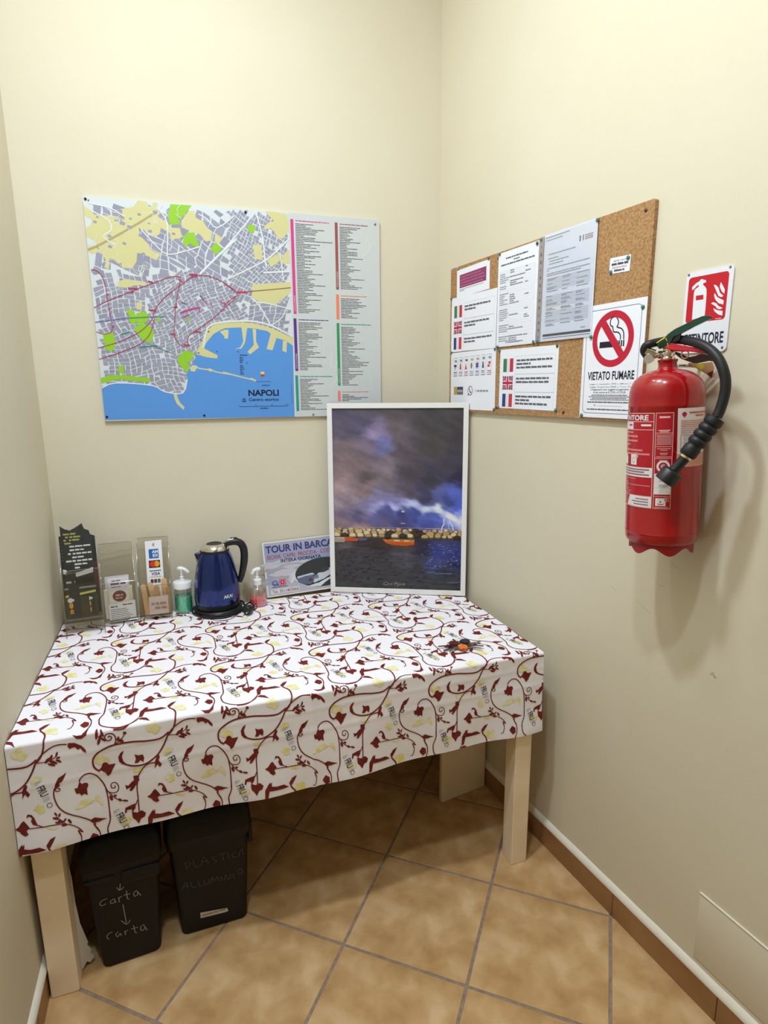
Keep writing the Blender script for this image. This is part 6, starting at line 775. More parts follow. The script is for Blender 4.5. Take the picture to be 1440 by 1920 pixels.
for y, a in ((.249, 10), (.2455, 5), (.239, 6), (.236, 5), (.231, 11), (.223, 6)): p.rect(-a, a-.5, y, y+.0017, (226, 150, 150), 5, 3)
def cring(cx, cy, r1, r2, c, l): p.ring(circ(cx, cy, deg(r1), 30, r1), circ(cx, cy, deg(r2), 30, r2), c, l)
cring(-.4, .2105, .0135, .009, WT, 4); p.poly(circ(-.4, .2105, deg(.0055), 12, .0055), (222, 150, 152), 5)
cr(B0+.9, B1-.9, .1475, .194, WT, 3); [p.rect(-6, 8, y, y+.0012, (150, 140, 142), 5, 3) for y in (.182, .178, .1685, .165)]; [cr(B0+1, B1-1, y, y+.0004, (190, 180, 182), 5) for y in (.1755, .1625)]
cr(-10, 5, .1215, .139, WT, 3); cr(3, 9.5, .132, .1405, LR, 4); cb(3, 9.5, .132, .1405, .001, PK, 5); p.text('F', 6.2, .1335, .0055, WT, 6, align='c', bold=.02, sx=deg(1)); p.poly([(-4, .129), (-2.5, .1345), (-1, .129)], LR, 4); p.poly([(-8, .127), (-5, .124), (1, .124), (4, .128), (1, .126), (-5, .126)], LR, 4); p.rect(-11, 9, .1175, .119, PK, 5, 3)
p.build('label', print_mat('label_ink', .3, coat=.5), ext)
p = Print(cylfn); CRM = (236, 222, 214)
xl = lambda y: 17.5+(.335-y)*11
def tr(a, b, y0, y1, c, l):
    n_ = 14
    for k in range(n_):
        u0, u1 = a+(b-a)*k/n_, a+(b-a)*(k+1)/n_; p.poly([(xl(y0)+u0, y0), (xl(y0)+u1, y0), (xl(y1)+u1, y1), (xl(y1)+u0, y1)], c, l)
tr(0, 66, .2085, .3365, CRM, 1); tr(0, 66, .2085, .236, (226, 160, 140), 2); tr(0, .8, .2085, .3365, (240, 206, 202), 2); tr(0, 66, .2355, .237, (220, 120, 110), 3)
p.poly([(xl(.325)+9, .3285), (xl(.325)+6, .325), (xl(.325)+7, .321), (xl(.325)+10, .3165), (xl(.325)+13, .321), (xl(.325)+14, .325), (xl(.325)+11, .3285)], (190, 40, 56), 3)
for k, (a, b) in enumerate(((18, 62), (30, 52))): tr(a, b, .3245-.0065*k, .328-.0065*k, (196, 84, 92), 3)
for k in range(8): tr(5, 62-3*(k % 3), .308-.0042*k, .3098-.0042*k, (206, 120, 120) if k < 4 else (196, 150, 150), 3)
for k in range(11): tr(9, 28+(k % 4)*6, .2755-.0034*k, .2768-.0034*k, (176, 166, 176), 3); tr(4.5, 6.5, .2755-.0034*k, .277-.0034*k, (206, 130, 130), 3)
for k in range(6): tr(4, 60, .2125+.0037*k, .2138+.0037*k, (212, 128, 110), 3)
p.build('inspection_label', print_mat('label_ink'), ext)
# valve, gauge and handles (x along the viewer's right, swung clear of the wall)
def sw_(x, y, d=0): return -.75*max(x-.0, 0)*1.0+d
bm = BM(); lathe(bm, [(.0, .443), (.0155, .443), (.0155, .447), (.0125, .450), (.0145, .455), (.0145, .46), (.0115, .4635), (.0115, .478), (0, .478)], 24); obj('valve_body', bm, mch, ext, 40)
bm = BM(); tube(bm, [(-.005, 0, .456), (-.038, -.004, .453)], .0062, 16); tube(bm, [(-.028, -.002, .458), (-.046, -.004, .466)], .0095, 16); tube(bm, [(-.012, -.002, .4555), (-.02, -.003, .455)], .0085, 6); obj('outlet', bm, mch, ext, 40)
bm = BM(); tube(bm, [(-.036, .0, .449), (-.0395, -.0125, .4475)], .0105, 24); obj('pressure_gauge', bm, mch, ext, 40)
bm = BM(); tube(bm, [(-.0396, -.0128, .4475), (-.03975, -.0134, .4474)], .0085, 24); obj('gauge_dial', bm, mat('gauge_dial_grey', (170, 166, 158), .3, coat=.5), ext, 40)
px = lambda x, y: ((1190+x/9.6-1252.6)*.001423+.0, (1.196+.4655)-0+((655-(590+y/9.6))*.001437)-1.196)
def swing(poly, h): return [px(x, y) for x, y in poly]
def slab(name, poly, half, m, d=0, bev=.0012, k=.75):
    bm = BM(); prism(bm, poly, -half, half, lambda x, z, y: (x, -k*max(x, 0)+d+y, z))
    if bev: bmesh.ops.bevel(bm, geom=bm.edges[:], offset=bev, segments=1, affect='EDGES', clamp_overlap=True)
    return obj(name, bm, m, ext, 35)
mg = mat('green_painted_steel', (3, 58, 40), .4, coat=.15)
slab('operating_lever', EXT['lever'], .0105, mg)
slab('lever_core', EXT['core'], .0085, mbk2)
slab('carry_handle', EXT['carry'], .0095, mr2)
sl = slab('seal', EXT['seal'], .0112, mat('yellow_seal_tape', (236, 222, 84), .5), bev=0)
bm = BM(); P_ = EXT['wire']; tube(bm, spline([(x, -.013, z) for x, z in P_], 4), .0011, 6); obj('seal_wire', bm, mat('yellow_wire', (226, 196, 104), .4), ext, 60)
bm = BM(); c = EXT['ring'][0]; tube(bm, [(c[0]+.0075*math.cos(a), sw_(c[0], 0)-.002, c[1]+.0085*math.sin(a)) for a in [2*math.pi*k/24 for k in range(25)]], .0013, 6); obj('safety_pin_ring', bm, mat('pink_steel_ring', (206, 138, 128), .35, .5), ext, 60)
# hose
H = EXT['hose']
HP = spline(H, 6)
bm = BM(); tube(bm, HP, [.0092+.0012*min(1, max(0, (k-20)/40)) for k in range(len(HP))], 18); hose = obj('hose', bm, mblk, ext, 60)
def seg(q0, q1, prof, name, m, n=24, parent=ext):
    a, b = Vector(q0), Vector(q1); d = b-a; bm = BM(); path = []; rad = []
    for t_, r_ in prof: path.append(a+d*t_); rad.append(r_)
    tube(bm, path, rad, n); return obj(name, bm, m, parent, 45)
ga, gb = EXT['grip']
pr_ = []
for k in range(5):
    for t_, r_ in ((0, .0155), (.03, .0185), (.09, .0195), (.14, .0185), (.165, .0158)): pr_.append((.03+k*.17+t_ if k < 4 else .74+t_*1.5, r_ if k < 4 else min(r_, .0178)))
pr_ = sorted(pr_); pr_ = [(0, .0125), (.01, .0185), (.028, .0185)]+[q for q in pr_ if q[0] > .03]+[(1, .0172)]
gr_ = seg(ga, gb, pr_, 'hose_grip', mblk, 20)
nb, nc = EXT['noz']; g2 = Vector(gb); n2 = Vector(nb)
seg(gb, g2.lerp(n2, .16), [(0, .0128), (1, .0128)], 'nozzle_collar', mat('pale_brass', (226, 214, 180), .25, .9))
seg(g2.lerp(n2, .16), nc, [(0, .0112), (.46, .0108), (.5, .0112), (.54, .0205), (.58, .0225), (.985, .0225), (.99, .0205), (.992, .012), (.9, .010)], 'nozzle', mbk2)
# tag hanging behind the neck and bracket to the wall
p = Print(lambda x, y, z: (x, .045-.2*max(x, 0)-z*3, y))
p.poly(EXT['tag'], (190, 146, 104), 1); p.poly(EXT['tagy'], (206, 186, 60), 2); p.poly(EXT['tagr'], (116, 30, 34), 2)
p.build('service_tag', print_mat('tag_ink', .5), ext)
slab('neck_band', EXT['band'], .003, mat('dark_brown_plastic', (48, 30, 26), .35), d=.05, bev=0, k=.2)
wd = EM.to_3x3().inverted()@(-NR); dist = (EO+XU*.36)@NR if False else ((EO+XU*.36).dot(NR))
bm = BM(); tube(bm, [Vector((0, 0, .36))+wd*.07, Vector((0, 0, .36))+wd*dist], .012, 12); obj('wall_bracket', bm, mr2, ext, 40)
bm = BM(); tube(bm, [Vector((0, .0, .43))+wd*.012, Vector((0, 0, .43))+wd*(((EO+XU*.43).dot(NR)))], .004, 8); obj('hanging_hook', bm, mch, ext, 40)
# ------------------------------------------------------------------ brochure holders and what is in them
mclr = clear_mat('clear_styrene', (.94, .93, .91), .05, .55, .07)
medge = clear_mat('styrene_edge', (.62, .62, .62), .25, .7, .1)
def hold_frame(x, y, yaw): return Matrix.Translation((x, y, QZ+.003))@Matrix.Rotation(yaw, 4, 'Z')
LEAN = .24
def lean_fn(d0): return lambda x, y, z: (x, d0+y*math.sin(LEAN)-z*math.cos(LEAN), y*math.cos(LEAN)+z*math.sin(LEAN))
def holder(label, mw, w_, front0, front1, top, side, feet):
    t = thing('brochure_holder', label, 'holder', mw, 'clear brochure holders')
    th_ = .0022
    fn = lambda x, z, y: (y, x, z)
    for x in (0, w_-th_):
        bm = BM(); prism(bm, side, x, x+th_, fn); obj('side_panel', bm, mclr, t)
    bm = BM(); prism(bm, rrect(th_, w_-th_, 0, top, .006), 0, th_, lean_fn(.046)); obj('back_panel', bm, mclr, t)
    bm = BM(); prism(bm, rrect(th_, w_-th_, front0, front1, .003), 0, th_, lean_fn(.002)); obj('front_panel', bm, mclr, t)
    for x in (th_/2, w_-th_/2):
        bm = BM(); tube(bm, [(x, y, z) for y, z in side[2:]+side[:1]], .0011, 6); obj('side_edge', bm, medge, t, 60)
    f_ = lean_fn(.046); bm = BM(); tube(bm, [f_(.004, top, .001), f_(w_-.004, top, .001)], .0011, 6); obj('top_edge', bm, medge, t, 60)
    f_ = lean_fn(.002)
    for y_ in (front0, front1):
        bm = BM(); tube(bm, [f_(.003, y_, .001), f_(w_-.003, y_, .001)], .0010, 6); obj('lip_edge', bm, medge, t, 60)
    bm = BM(); box(bm, th_, w_-th_, .006+front0*.24, .05+front0*.24, front0, front0+th_); obj('pocket_floor', bm, mclr, t)
    return t
def sideprof(front1, top, scal=True, foot=0):
    s_ = math.sin(LEAN); c_ = math.cos(LEAN)
    P = [(0, 0), (.05, 0), (.05+top*s_*.98, top*c_), (.043+top*s_*.98, top*c_)]
    if scal:
        q = [(top*.93, .012), (top*.86, .013), (top*.83, .022), (top*.72, .024), (top*.68, .033), (top*.58, .036), (front1*1.05, .045)]
        for h_, k in q: P.append((.05+h_*s_-k, h_*c_))
    P.append((front1*s_, front1*c_)); return P
H1 = hold_frame(-1.4474, -.2212, .1034); H2 = hold_frame(-1.3362, -.1518, .10); H3 = hold_frame(-1.2215, -.1400, -.02)
holder('clear plastic brochure holder with black leaflets, against the left wall', H1, .121, .058, .225, .262, sideprof(.225, .262, False), True)
holder('clear plastic brochure holder with business cards, middle of three', H2, .113, .012, .150, .282, sideprof(.15, .282), False)
holder('clear plastic brochure holder with a strip of payment logos', H3, .112, .012, .125, .290, sideprof(.125, .29), False)
mdk = mat('black_leaflet_paper', (46, 46, 44), .5)
INKP = print_mat('brochure_ink', .5)
def sheet(name, label, cat, mw, d0, outline, m, thick=.0008, group=None, fold=0):
    fn0 = lean_fn(d0); t = thing(name, label, cat, mw, group)
    fn = lambda x, y, z: fn0(x, y, z+fold*abs(math.sin((x-.01)*55)))
    xs = sorted(set(q[0] for q in outline[0])|{outline[0][0][0]+(outline[0][-1][0]-outline[0][0][0])*k/16 for k in range(17)})
    def tp(x):
        pts = outline[0]
        for (xa, ya), (xb, yb) in zip(pts, pts[1:]):
            if xa <= x <= xb: return ya+(yb-ya)*(x-xa)/max(1e-9, xb-xa)
        return pts[-1][1]
    bm = BM(); rows = []
    for k in range(9): rows.append([bm.verts.new(fn(x, outline[1]+(tp(x)-outline[1])*k/8, thick)) for x in xs])
    back = [[bm.verts.new(fn(x, outline[1]+(tp(x)-outline[1])*k/8, 0)) for x in xs] for k in range(9)]
    for k in range(8):
        for i in range(len(xs)-1): bm.faces.new((rows[k][i], rows[k][i+1], rows[k+1][i+1], rows[k+1][i])); bm.faces.new((back[k][i], back[k+1][i], back[k+1][i+1], back[k][i+1]))
    edge = lambda A, B_: [bm.faces.new((A[i], A[i+1], B_[i+1], B_[i])) for i in range(len(A)-1)]
    edge(rows[0], back[0]); edge(rows[-1], back[-1]); edge([r_[0] for r_ in rows], [r_[0] for r_ in back]); edge([r_[-1] for r_ in rows], [r_[-1] for r_ in back])
    obj('sheet', bm, m, t, 30); return t, Print(lambda x, y, z: fn(x, y, z+thick+.0003))
rnd = random.Random(41); YG = (160, 156, 84); WG = (206, 204, 198)
# black leaflets: a taller one in front, a shorter one behind to the left
t, p = sheet('black_leaflet', 'black folded leaflet in front, tallest in the left holder', 'leaflet', H1, .012, ([(.010, .378), (.024, .366), (.040, .360), (.056, .368), (.078, .3815), (.084, .362), (.098, .355), (.104, .33), (.106, .05)][:-1], .062), mdk, fold=.004)
def ln(a, b, y, h2, c): p.words(a, b, y, h2, c, rnd, 2, (4, 8))
for k, (a, b) in enumerate(((.018, .058), (.024, .074), (.018, .066), (.02, .04))): ln(a, b, .345-.0105*k, .0058, YG)
for k, (a, b) in enumerate(((.034, .1), (.034, .078), (.028, .1), (.04, .075))): ln(a, b, .302-.0125*k, .0055, WG)
for k, (a, b) in enumerate(((.02, .1), (.045, .085), (.045, .06))): ln(a, b, .252-.012*k, .006, WG)
p.poly([(.008, .214), (.05, .2), (.1, .21), (.1, .227), (.05, .214), (.008, .23)], (222, 220, 216), 2); ln(.016, .09, .212, .006, (120, 118, 116)); p.poly([(.036, .176), (.1, .176), (.1, .194), (.036, .194)], (30, 30, 30), 2); p.words(.04, .08, .18, .008, (226, 224, 220), rnd, 3, (4, 6)); ln(.014, .03, .18, .007, WG)
p.rect(.006, .104, .158, .165, (150, 150, 148), 2); p.rect(.006, .104, .146, .152, (60, 66, 62), 2)
p.poly([(.008, .132), (.102, .142), (.102, .149), (.008, .14)], (220, 210, 96), 3); p.rect(.006, .106, .064, .131, (70, 68, 54), 2)
for cx, sc_ in ((.022, .8), (.074, 1.1)):
    for dx, dy, r_ in ((-.008, 0, .007), (0, .003, .008), (.008, 0, .007), (0, -.003, .008)): p.poly(circ(cx+dx*sc_, .122+dy, r_*sc_, 10, r_*.7), (236, 234, 230), 4)
    p.poly([(cx-.006*sc_, .112), (cx+.008*sc_, .112), (cx+.009*sc_, .1), (cx+.002, .092), (cx-.006*sc_, .099)], (240, 166, 40), 4); p.rect(cx-.004*sc_, cx+.009*sc_, .076, .09, (240, 166, 40), 4); p.stroke([(cx, .08), (cx+.005, .086)], .0016, (120, 70, 20), 5)
p.rect(.034, .036, .066, .118, (52, 50, 42), 3); p.build('print', INKP, t)
t, p = sheet('black_leaflet', 'shorter black leaflet behind, nearest the left wall in the holder', 'leaflet', H1, .026, ([(.003, .340), (.02, .338), (.034, .337)], .062), mdk, fold=.003)
for k in range(7): ln(.008, .024, .325-.012*k, .0056, YG if k < 3 else WG)
p.build('print', INKP, t)
t, p = sheet('black_leaflet', 'black leaflet with a maroon edge, rearmost in the left holder', 'leaflet', H1, .036, ([(.035, .335), (.08, .345), (.114, .33)], .062), mdk, fold=.003)
p.rect(.098, .113, .15, .24, (96, 52, 50), 2); p.build('print', INKP, t)
# cards in the middle holder
mcard = mat('cream_card', (238, 230, 208), .55); mwc = mat('white_card', (238, 236, 236), .5)
BR_ = (120, 62, 60)
for k, (d0, x0, x1, y1, m, lb) in enumerate(((.036, .012, .092, .165, mat('pale_lilac_card', (214, 208, 216), .5), 'tall pale card rearmost in the middle holder'), (.028, .006, .1, .128, mcard, 'cream card leaning behind the round logo card'), (.019, .022, .088, .162, mcard, 'cream card with a round maroon logo in the middle holder'), (.010, .018, .106, .072, mwc, 'white card of small print at the front of the middle holder'))):
    t, p = sheet('business_card', lb, 'card', H2, d0, ([(x0, y1-.006 if k in (1,) else y1), (x1, y1 if k != 3 else y1+.006)], .016), m, thick=.003 if k > 1 else .001)
    if k == 0: p.words(x0+.012, x0+.05, y1-.014, .005, (130, 130, 140), rnd, 2)
    if k == 2:
        p.rect(x0+.003, x1-.002, y1-.045, y1-.003, (222, 218, 226), 1); p.words(x0+.012, x0+.045, y1-.013, .005, (140, 130, 140), rnd, 2); p.words(x0+.008, x0+.058, y1-.025, .008, (120, 84, 84), rnd, 2, (5, 8)); p.words(x0+.01, x0+.045, y1-.035, .004, (150, 130, 130), rnd, 2)
        p.poly(circ(x0+.034, y1-.066, .0225, 28, .0195), BR_, 3); p.words(x0+.022, x0+.046, y1-.0655, .006, (214, 190, 186), rnd, 4, (4, 6)); p.words(x0+.02, x0+.05, y1-.075, .0045, (206, 180, 176), rnd, 4)
    if k == 3:
        p.rect(x0+.001, x1-.001, .017, y1-.002, (240, 239, 240), 1); p.words(x0+.006, x0+.028, y1-.012, .005, (110, 100, 104), rnd, 2); p.words(x0+.045, x1-.008, y1-.008, .004, BR_, rnd, 2)
        for q in range(6): p.words(x0+.005, x1-rnd.uniform(.006, .03), y1-.021-.0064*q, .0026, (130, 128, 136), rnd, 2)
    p.build('print', INKP, t)
# third holder: payment strip, kraft slips, name card
t, p = sheet('payment_strip', 'white strip of contactless payment logos inside the right holder', 'sticker', H3, .041, ([(.030, .278), (.088, .280)], .03), mat('white_sticker', (240, 240, 242), .4), thick=.0006)
X = .059
for r_ in (.003, .006, .009): p.stroke([(X-.006+r_*math.cos(R(a)), .2635+r_*math.sin(R(a))) for a in range(-50, 51, 20)], .0014, (90, 90, 96), 2)
p.rect(X-.0175, X+.0165, .213, .2475, (46, 104, 176), 2); p.text('AM', X+.015, .2325, .0105, (240, 242, 246), 3, align='r', w=.0215, bold=.03); p.text('EX', X+.015, .2185, .0105, (240, 242, 246), 3, align='r', w=.019, bold=.03)
p.rect(X-.0195, X+.0195, .178, .2055, (60, 42, 30), 2); p.poly(circ(X-.0065, .192, .0105, 24), (222, 52, 40), 3); p.poly(circ(X+.0075, .192, .0105, 24), (240, 160, 44), 3.4); p.poly([(X-.0065+.0105*math.cos(R(a)), .192+.0105*math.sin(R(a))) for a in range(-48, 49, 12)]+[(X+.0075-.0105*math.cos(R(a)), .192+.0105*math.sin(R(a))) for a in range(-48, 49, 12)], (240, 100, 40), 4)
p.rect(X-.019, X+.0205, .1655, .1685, (44, 74, 120), 2); p.text('VISA', X+.001, .1505, .0115, (44, 64, 116), 3, align='c', w=.031, bold=.02, slant=.2); p.rect(X-.0185, X+.0205, .1435, .1455, (206, 150, 140), 2)
for cx, c in ((X-.012, (92, 52, 66)), (X, (110, 60, 66)), (X+.012, (84, 110, 80))): p.poly(rrect(cx-.005, cx+.005, .122, .136, .003), c, 3)
p.build('print', INKP, t)
mkrs = [mat('tan_kraft_paper', (206, 164, 112), .7, noise=(26, (184, 138, 88), 4)), mat('light_kraft_paper', (222, 182, 132), .7, noise=(26, (206, 160, 108), 4)), mat('brown_kraft_paper', (178, 128, 76), .7, noise=(26, (150, 102, 56), 4))]
for k, (x0, w_, top, an, d0) in enumerate(((.004, .020, .118, 4, .034), (.018, .018, .122, -9, .020), (.036, .018, .112, -7, .030), (.048, .018, .128, -14, .024), (.064, .018, .118, -10, .014), (.082, .020, .134, -3, .030), (.094, .014, .105, 0, .018))):
    fn0 = lean_fn(d0); ca, sa = math.cos(R(an)), math.sin(R(an)); bm = BM()
    prism(bm, [(0, 0), (w_, 0), (w_, top-.012), (w_*.5, top-.008), (0, top-.014)], 0, .0035, lambda x, y, z: fn0(min(.107, max(.004, x0+x*ca-y*sa*-1*.6)), .015+y*ca, z))
    LB = ['kraft paper slip at the left edge of the right holder', 'second kraft paper slip from the left in the right holder', 'third kraft paper slip from the left in the right holder', 'kraft paper slip leaning below the payment strip', 'kraft paper slip just behind the pinkish card', 'tallest kraft paper slip at the right of the right holder', 'short kraft paper slip at the right edge of the right holder'][k]
    o = obj('paper_slip', bm, mkrs[(2, 1, 2, 1, 0, 1, 0)[k]], None, 0, H3); tag(o, LB, 'leaflet', 'kraft paper slips in the right holder')
t, p = sheet('name_card', 'pinkish white card with two printed lines, front of the right holder', 'card', H3, .007, ([(.034, .082), (.100, .084)], .018), mat('pinkish_card', (226, 208, 200), .5), thick=.001)
for q in range(2): p.words(.042+.012*q, .094, .052-.0155*q, .0085, (176, 140, 130), rnd, 2, (2, 4)); p.rect(.036, .098, .05-.0155*q, .0506-.0155*q, (190, 164, 156), 1)
p.build('print', INKP, t)

# ------------------------------------------------------------------ kettle on its base
KM = Matrix.Translation((-.945, -.105, QZ+.002))
t = thing('kettle_dock', 'round black kettle power base with a coiled cord and plug on the cloth', 'kettle base', KM)
bm = BM(); lathe(bm, [(0, 0), (.083, 0), (.0885, .004), (.089, .012), (.085, .017), (.06, .0185), (0, .0185)], 56); obj('base_plate', bm, mbk2, t, 40)
HC = .0034
loop = [(.07, -.055, .006), (.02, -.092, .004), (-.05, -.079, .004), (-.0925, -.02, .0055), (-.08, .05, .006), (0, .097, .006), (.08, .06, .006), (.097, .0, .007), (.076, -.062, .0045), (.02, -.1, .004), (-.035, -.094, .004), (-.06, -.078, .009), (-.02, -.098, .011), (.035, -.094, .011), (.078, -.064, .013), (.103, -.03, .018), (.12, -.01, .016), (.128, -.03, .010), (.124, -.055, .007), (.115, -.074, .008)]
bm = BM(); tube(bm, spline(loop, 7), HC, 8); obj('power_cord', bm, mblk, t, 60)
PD = Vector((-.55, -.83, 0)).normalized(); pc_ = Vector((.103, -.088, .0165))
bm = BM(); tube(bm, [pc_-PD*.022, pc_-PD*.012, pc_-PD*.01, pc_+PD*.012, pc_+PD*.014], [.006, .009, .0165, .0165, .0145], 20)
pg = obj('plug', bm, mbk2, t, 40)
for q in (-.0095, .0095):
    sd = Vector((-PD.y, PD.x, 0)); bm = BM(); tube(bm, [pc_+PD*.013+sd*q, pc_+PD*.032+sd*q], .0024, 8); obj('prong', bm, mch, pg, 40)
kt = thing('kettle', 'metallic blue electric kettle with a black handle on its base', 'kettle', KM@Matrix.Translation((0, 0, .0187)))
mkb = mat('metallic_blue_enamel', (6, 40, 112), .22, .7, coat=.8)
bm = BM(); lathe(bm, [(.0, 0), (.079, 0), (.081, .006), (.0815, .018), (.083, .0205)], 72); obj('bottom_ring', bm, mbk2, kt, 40)
prof = [(.0825, .02), (.0838, .03), (.084, .045), (.0834, .065), (.082, .085), (.0795, .105), (.0763, .125), (.0727, .145), (.0685, .165), (.0637, .183), (.058, .199), (.0525, .2115)]
bm = BM(); lathe(bm, prof, 72); obj('body', bm, mkb, kt, 60)
bm = BM(); lathe(bm, [(.053, .2105), (.0535, .2145), (.052, .2195), (.0505, .22)], 60); obj('seal_ring', bm, mbk2, kt, 40)
bm = BM(); lathe(bm, [(.051, .2195), (.0495, .225), (.044, .2335), (.037, .2385), (.0305, .2405), (.0285, .2395)], 60); obj('lid_rim', bm, mch, kt, 40)
bm = BM(); lathe(bm, [(.0295, .2385), (.026, .2415), (.018, .2385), (.008, .2375), (0, .2375)], 40); obj('lid', bm, mbk2, kt, 40)
bm = BM(); sp_ = [[(-.050, -.02, .212), (-.050, .02, .212), (-.062, .012, .196), (-.0705, 0, .2015), (-.062, -.012, .196)]]
v = [bm.verts.new(q) for q in [(-.046, -.026, .211), (-.0735, -.0055, .208), (-.0735, .0055, .208), (-.046, .026, .211), (-.055, -.024, .19), (-.0685, -.003, .188), (-.0685, .003, .188), (-.055, .024, .19), (-.066, 0, .165)]]
for f in ((0, 1, 2, 3), (0, 4, 5, 1), (1, 5, 6, 2), (2, 6, 7, 3), (4, 8, 5), (5, 8, 6), (6, 8, 7)): bm.faces.new([v[i] for i in f])
bmesh.ops.bevel(bm, geom=[e for e in bm.edges if len(e.link_faces) == 2], offset=.002, segments=2, affect='EDGES'); obj('spout', bm, mkb, kt, 50)
hb = [(.034, -.004, .232), (.052, -.005, .2395), (.075, -.006, .2425), (.093, -.007, .236), (.1035, -.008, .219), (.1065, -.008, .195), (.1045, -.008, .165), (.099, -.007, .135), (.091, -.006, .105), (.083, -.005, .085)]
bm = BM(); tube(bm, spline(hb, 6), [.010+.004*math.sin(min(1, k/20)*math.pi/2)-.004*max(0, (k-36)/18) for k in range(55)], 16, flat=.95); hd_ = obj('handle', bm, mbk2, kt, 60)
bm = BM(); box(bm, .058, .084, -.011, .001, .2535, .258, .002, 2); obj('lid_button', bm, mbk2, hd_)
bm = BM(); tube(bm, spline([(.03, -.004, .2325), (.046, -.005, .2475), (.07, -.006, .2525)], 4), .0055, 12, flat=1.3); obj('hinge_cap', bm, mat('brushed_steel', (190, 188, 184), .3, .9), hd_, 60)
prr = lambda z: next(ra+(rb-ra)*(z-za)/(zb-za) for (ra, za), (rb, zb) in zip(prof, prof[1:]) if za <= z <= zb)
p = Print(lambda x, y, z: ((prr(y)+.0008+z)*math.sin(x), -(prr(y)+.0008+z)*math.cos(x), y)); p.text('AKAI', .22, .049, .0125, (214, 216, 224), 2, w=.42, bold=.03); p.build('lettering', print_mat('silver_ink', .3), kt)

# ------------------------------------------------------------------ soap bottles
def clear_bottle(name, label, mw, prof, liq, liqc, collar, pump, yaw, nozz, wide):
    t = thing(name, label, 'soap bottle', mw, None)
    bm = BM(); lathe(bm, prof+[(max(.003, r_-.0016), z) for r_, z in prof[::-1] if z > .001]+[(0, .0016)], 40); obj('bottle', bm, clear_mat('clear_pet', (.97, .975, .97), .05, .5, .06), t, 60)
    bm = BM(); lathe(bm, [(0, .002)]+[(r_-.0019, max(z, .002)) for r_, z in prof if 0 < r_ and z < liq]+[(next(ra+(rb-ra)*(liq-za)/(zb-za) for (ra, za), (rb, zb) in zip(prof, prof[1:]) if za <= liq <= zb and zb > za)-.0019, liq), (0, liq)], 40)
    m = mat('liquid_'+name, liqc, .2); obj('soap', bm, m, t, 50)
    bm = BM(); lathe(bm, collar, 36); obj('collar', bm, mat('white_plastic', (240, 240, 238), .35), t, 50)
    z0 = collar[-1][1]; bm = BM(); lathe(bm, [(.0075, z0-.002), (.0075, z0+.006), (.0045, z0+.008), (.0045, pump-.014)], 20); obj('pump_stem', bm, mat('white_plastic', (240, 240, 238)), t, 50)
    bm = BM(); c_, s_ = math.cos(yaw), math.sin(yaw)
    pth = spline([(-.013*c_, -.013*s_, pump-.004), (0, 0, pump-.004), (.012*c_, .012*s_, pump-.006), (nozz*c_, nozz*s_, pump-.014), ((nozz+.004)*c_, (nozz+.004)*s_, pump-.019)], 5)
    tube(bm, pth, [.0078+.0035*math.sin(min(1, k/8)*math.pi) if k < 8 else .0086-.0025*(k-8)/12 for k in range(21)], 14, flat=.7, side=(-s_, c_, 0)); lathe(bm, [(0, pump-.016), (.0065, pump-.016), (.0085, pump-.009), (.0085, pump-.004), (0, pump-.002)], 20); obj('pump_head', bm, mat('white_plastic', (240, 240, 238)), t, 50)
    bm = BM(); tube(bm, [(0, 0, z0), (.004, 0, .06), (.006, 0, .01)], .002, 8); obj('dip_tube', bm, clear_mat('dip_tube', (.9, .92, .92), .1, .4), t)
    return t
clear_bottle('green_soap_bottle', 'clear pump bottle half full of green soap, between brochure holder and kettle', Matrix.Translation((-1.0685, -.082, QZ+.002)), [(0, 0), (.029, 0), (.0315, .003), (.032, .02), (.0325, .09), (.033, .1)], .064, (84, 206, 160), [(.030, .096), (.0345, .096), (.0345, .113), (.032, .118), (.012, .121), (.010, .127), (.009, .131)], .172, R(-25), .024, True)
clear_bottle('pink_soap_bottle', 'small clear pump bottle with a little red soap, beside the kettle', Matrix.Translation((-.795, -.105, QZ+.002)), [(0, 0), (.030, 0), (.0335, .003), (.034, .015), (.034, .048), (.032, .06), (.027, .07), (.019, .077), (.0135, .08), (.0128, .088)], .029, (236, 92, 98), [(.012, .082), (.0155, .083), (.0155, .103), (.013, .105), (.008, .107)], .147, R(200), .018, False)

# ------------------------------------------------------------------ keys
KX = Matrix.Translation((-.222, -.716, QZ+.0035))
t = thing('key_bunch', 'bunch of keys with orange, maroon and black covers at the right front of the table', 'keys', KX)
bm = BM(); tube(bm, [(.013*math.cos(2*math.pi*k/24), .013*math.sin(2*math.pi*k/24), .007+.002*math.sin(4*math.pi*k/24)) for k in range(25)], .0012, 8); obj('key_ring', bm, mch, t, 60)
mky = mat('nickel_key', (160, 150, 136), .3, .9); mkd = mat('bronze_key', (112, 86, 70), .35, .85)
def key(an, cover, z, m, L_=.05):
    M_ = Matrix.Rotation(R(an), 4, 'Z')@Matrix.Translation((.011, 0, z))
    bm = BM(); prism(bm, circ(.011, 0, .0115, 18), 0, .0022); k_ = obj('key_bow', bm, m, t, 40, M_)
    bl = [(.02, -.0035), (L_, -.0035), (L_+.003, 0), (L_-.001, .003), (L_-.006, .0018), (L_-.010, .0036), (L_-.015, .002), (L_-.02, .0036), (.02, .0036)]
    bm = BM(); prism(bm, bl, .0002, .002); obj('key_blade', bm, m, k_, 40)
    if cover:
        bm = BM(); prism(bm, rrect(-.004, .026, -.0145, .0145, .0075), -.0012, .0036); bmesh.ops.bevel(bm, geom=[e for e in bm.edges], offset=.001, segments=2, affect='EDGES'); obj('key_cover', bm, mat('cover_%d' % cover[0], cover, .4), k_, 40)
key(-98, (238, 116, 22), .006, mky, .034); key(152, (84, 18, 34), .007, mky, .03); key(28, (20, 30, 36), .008, mky, .03)
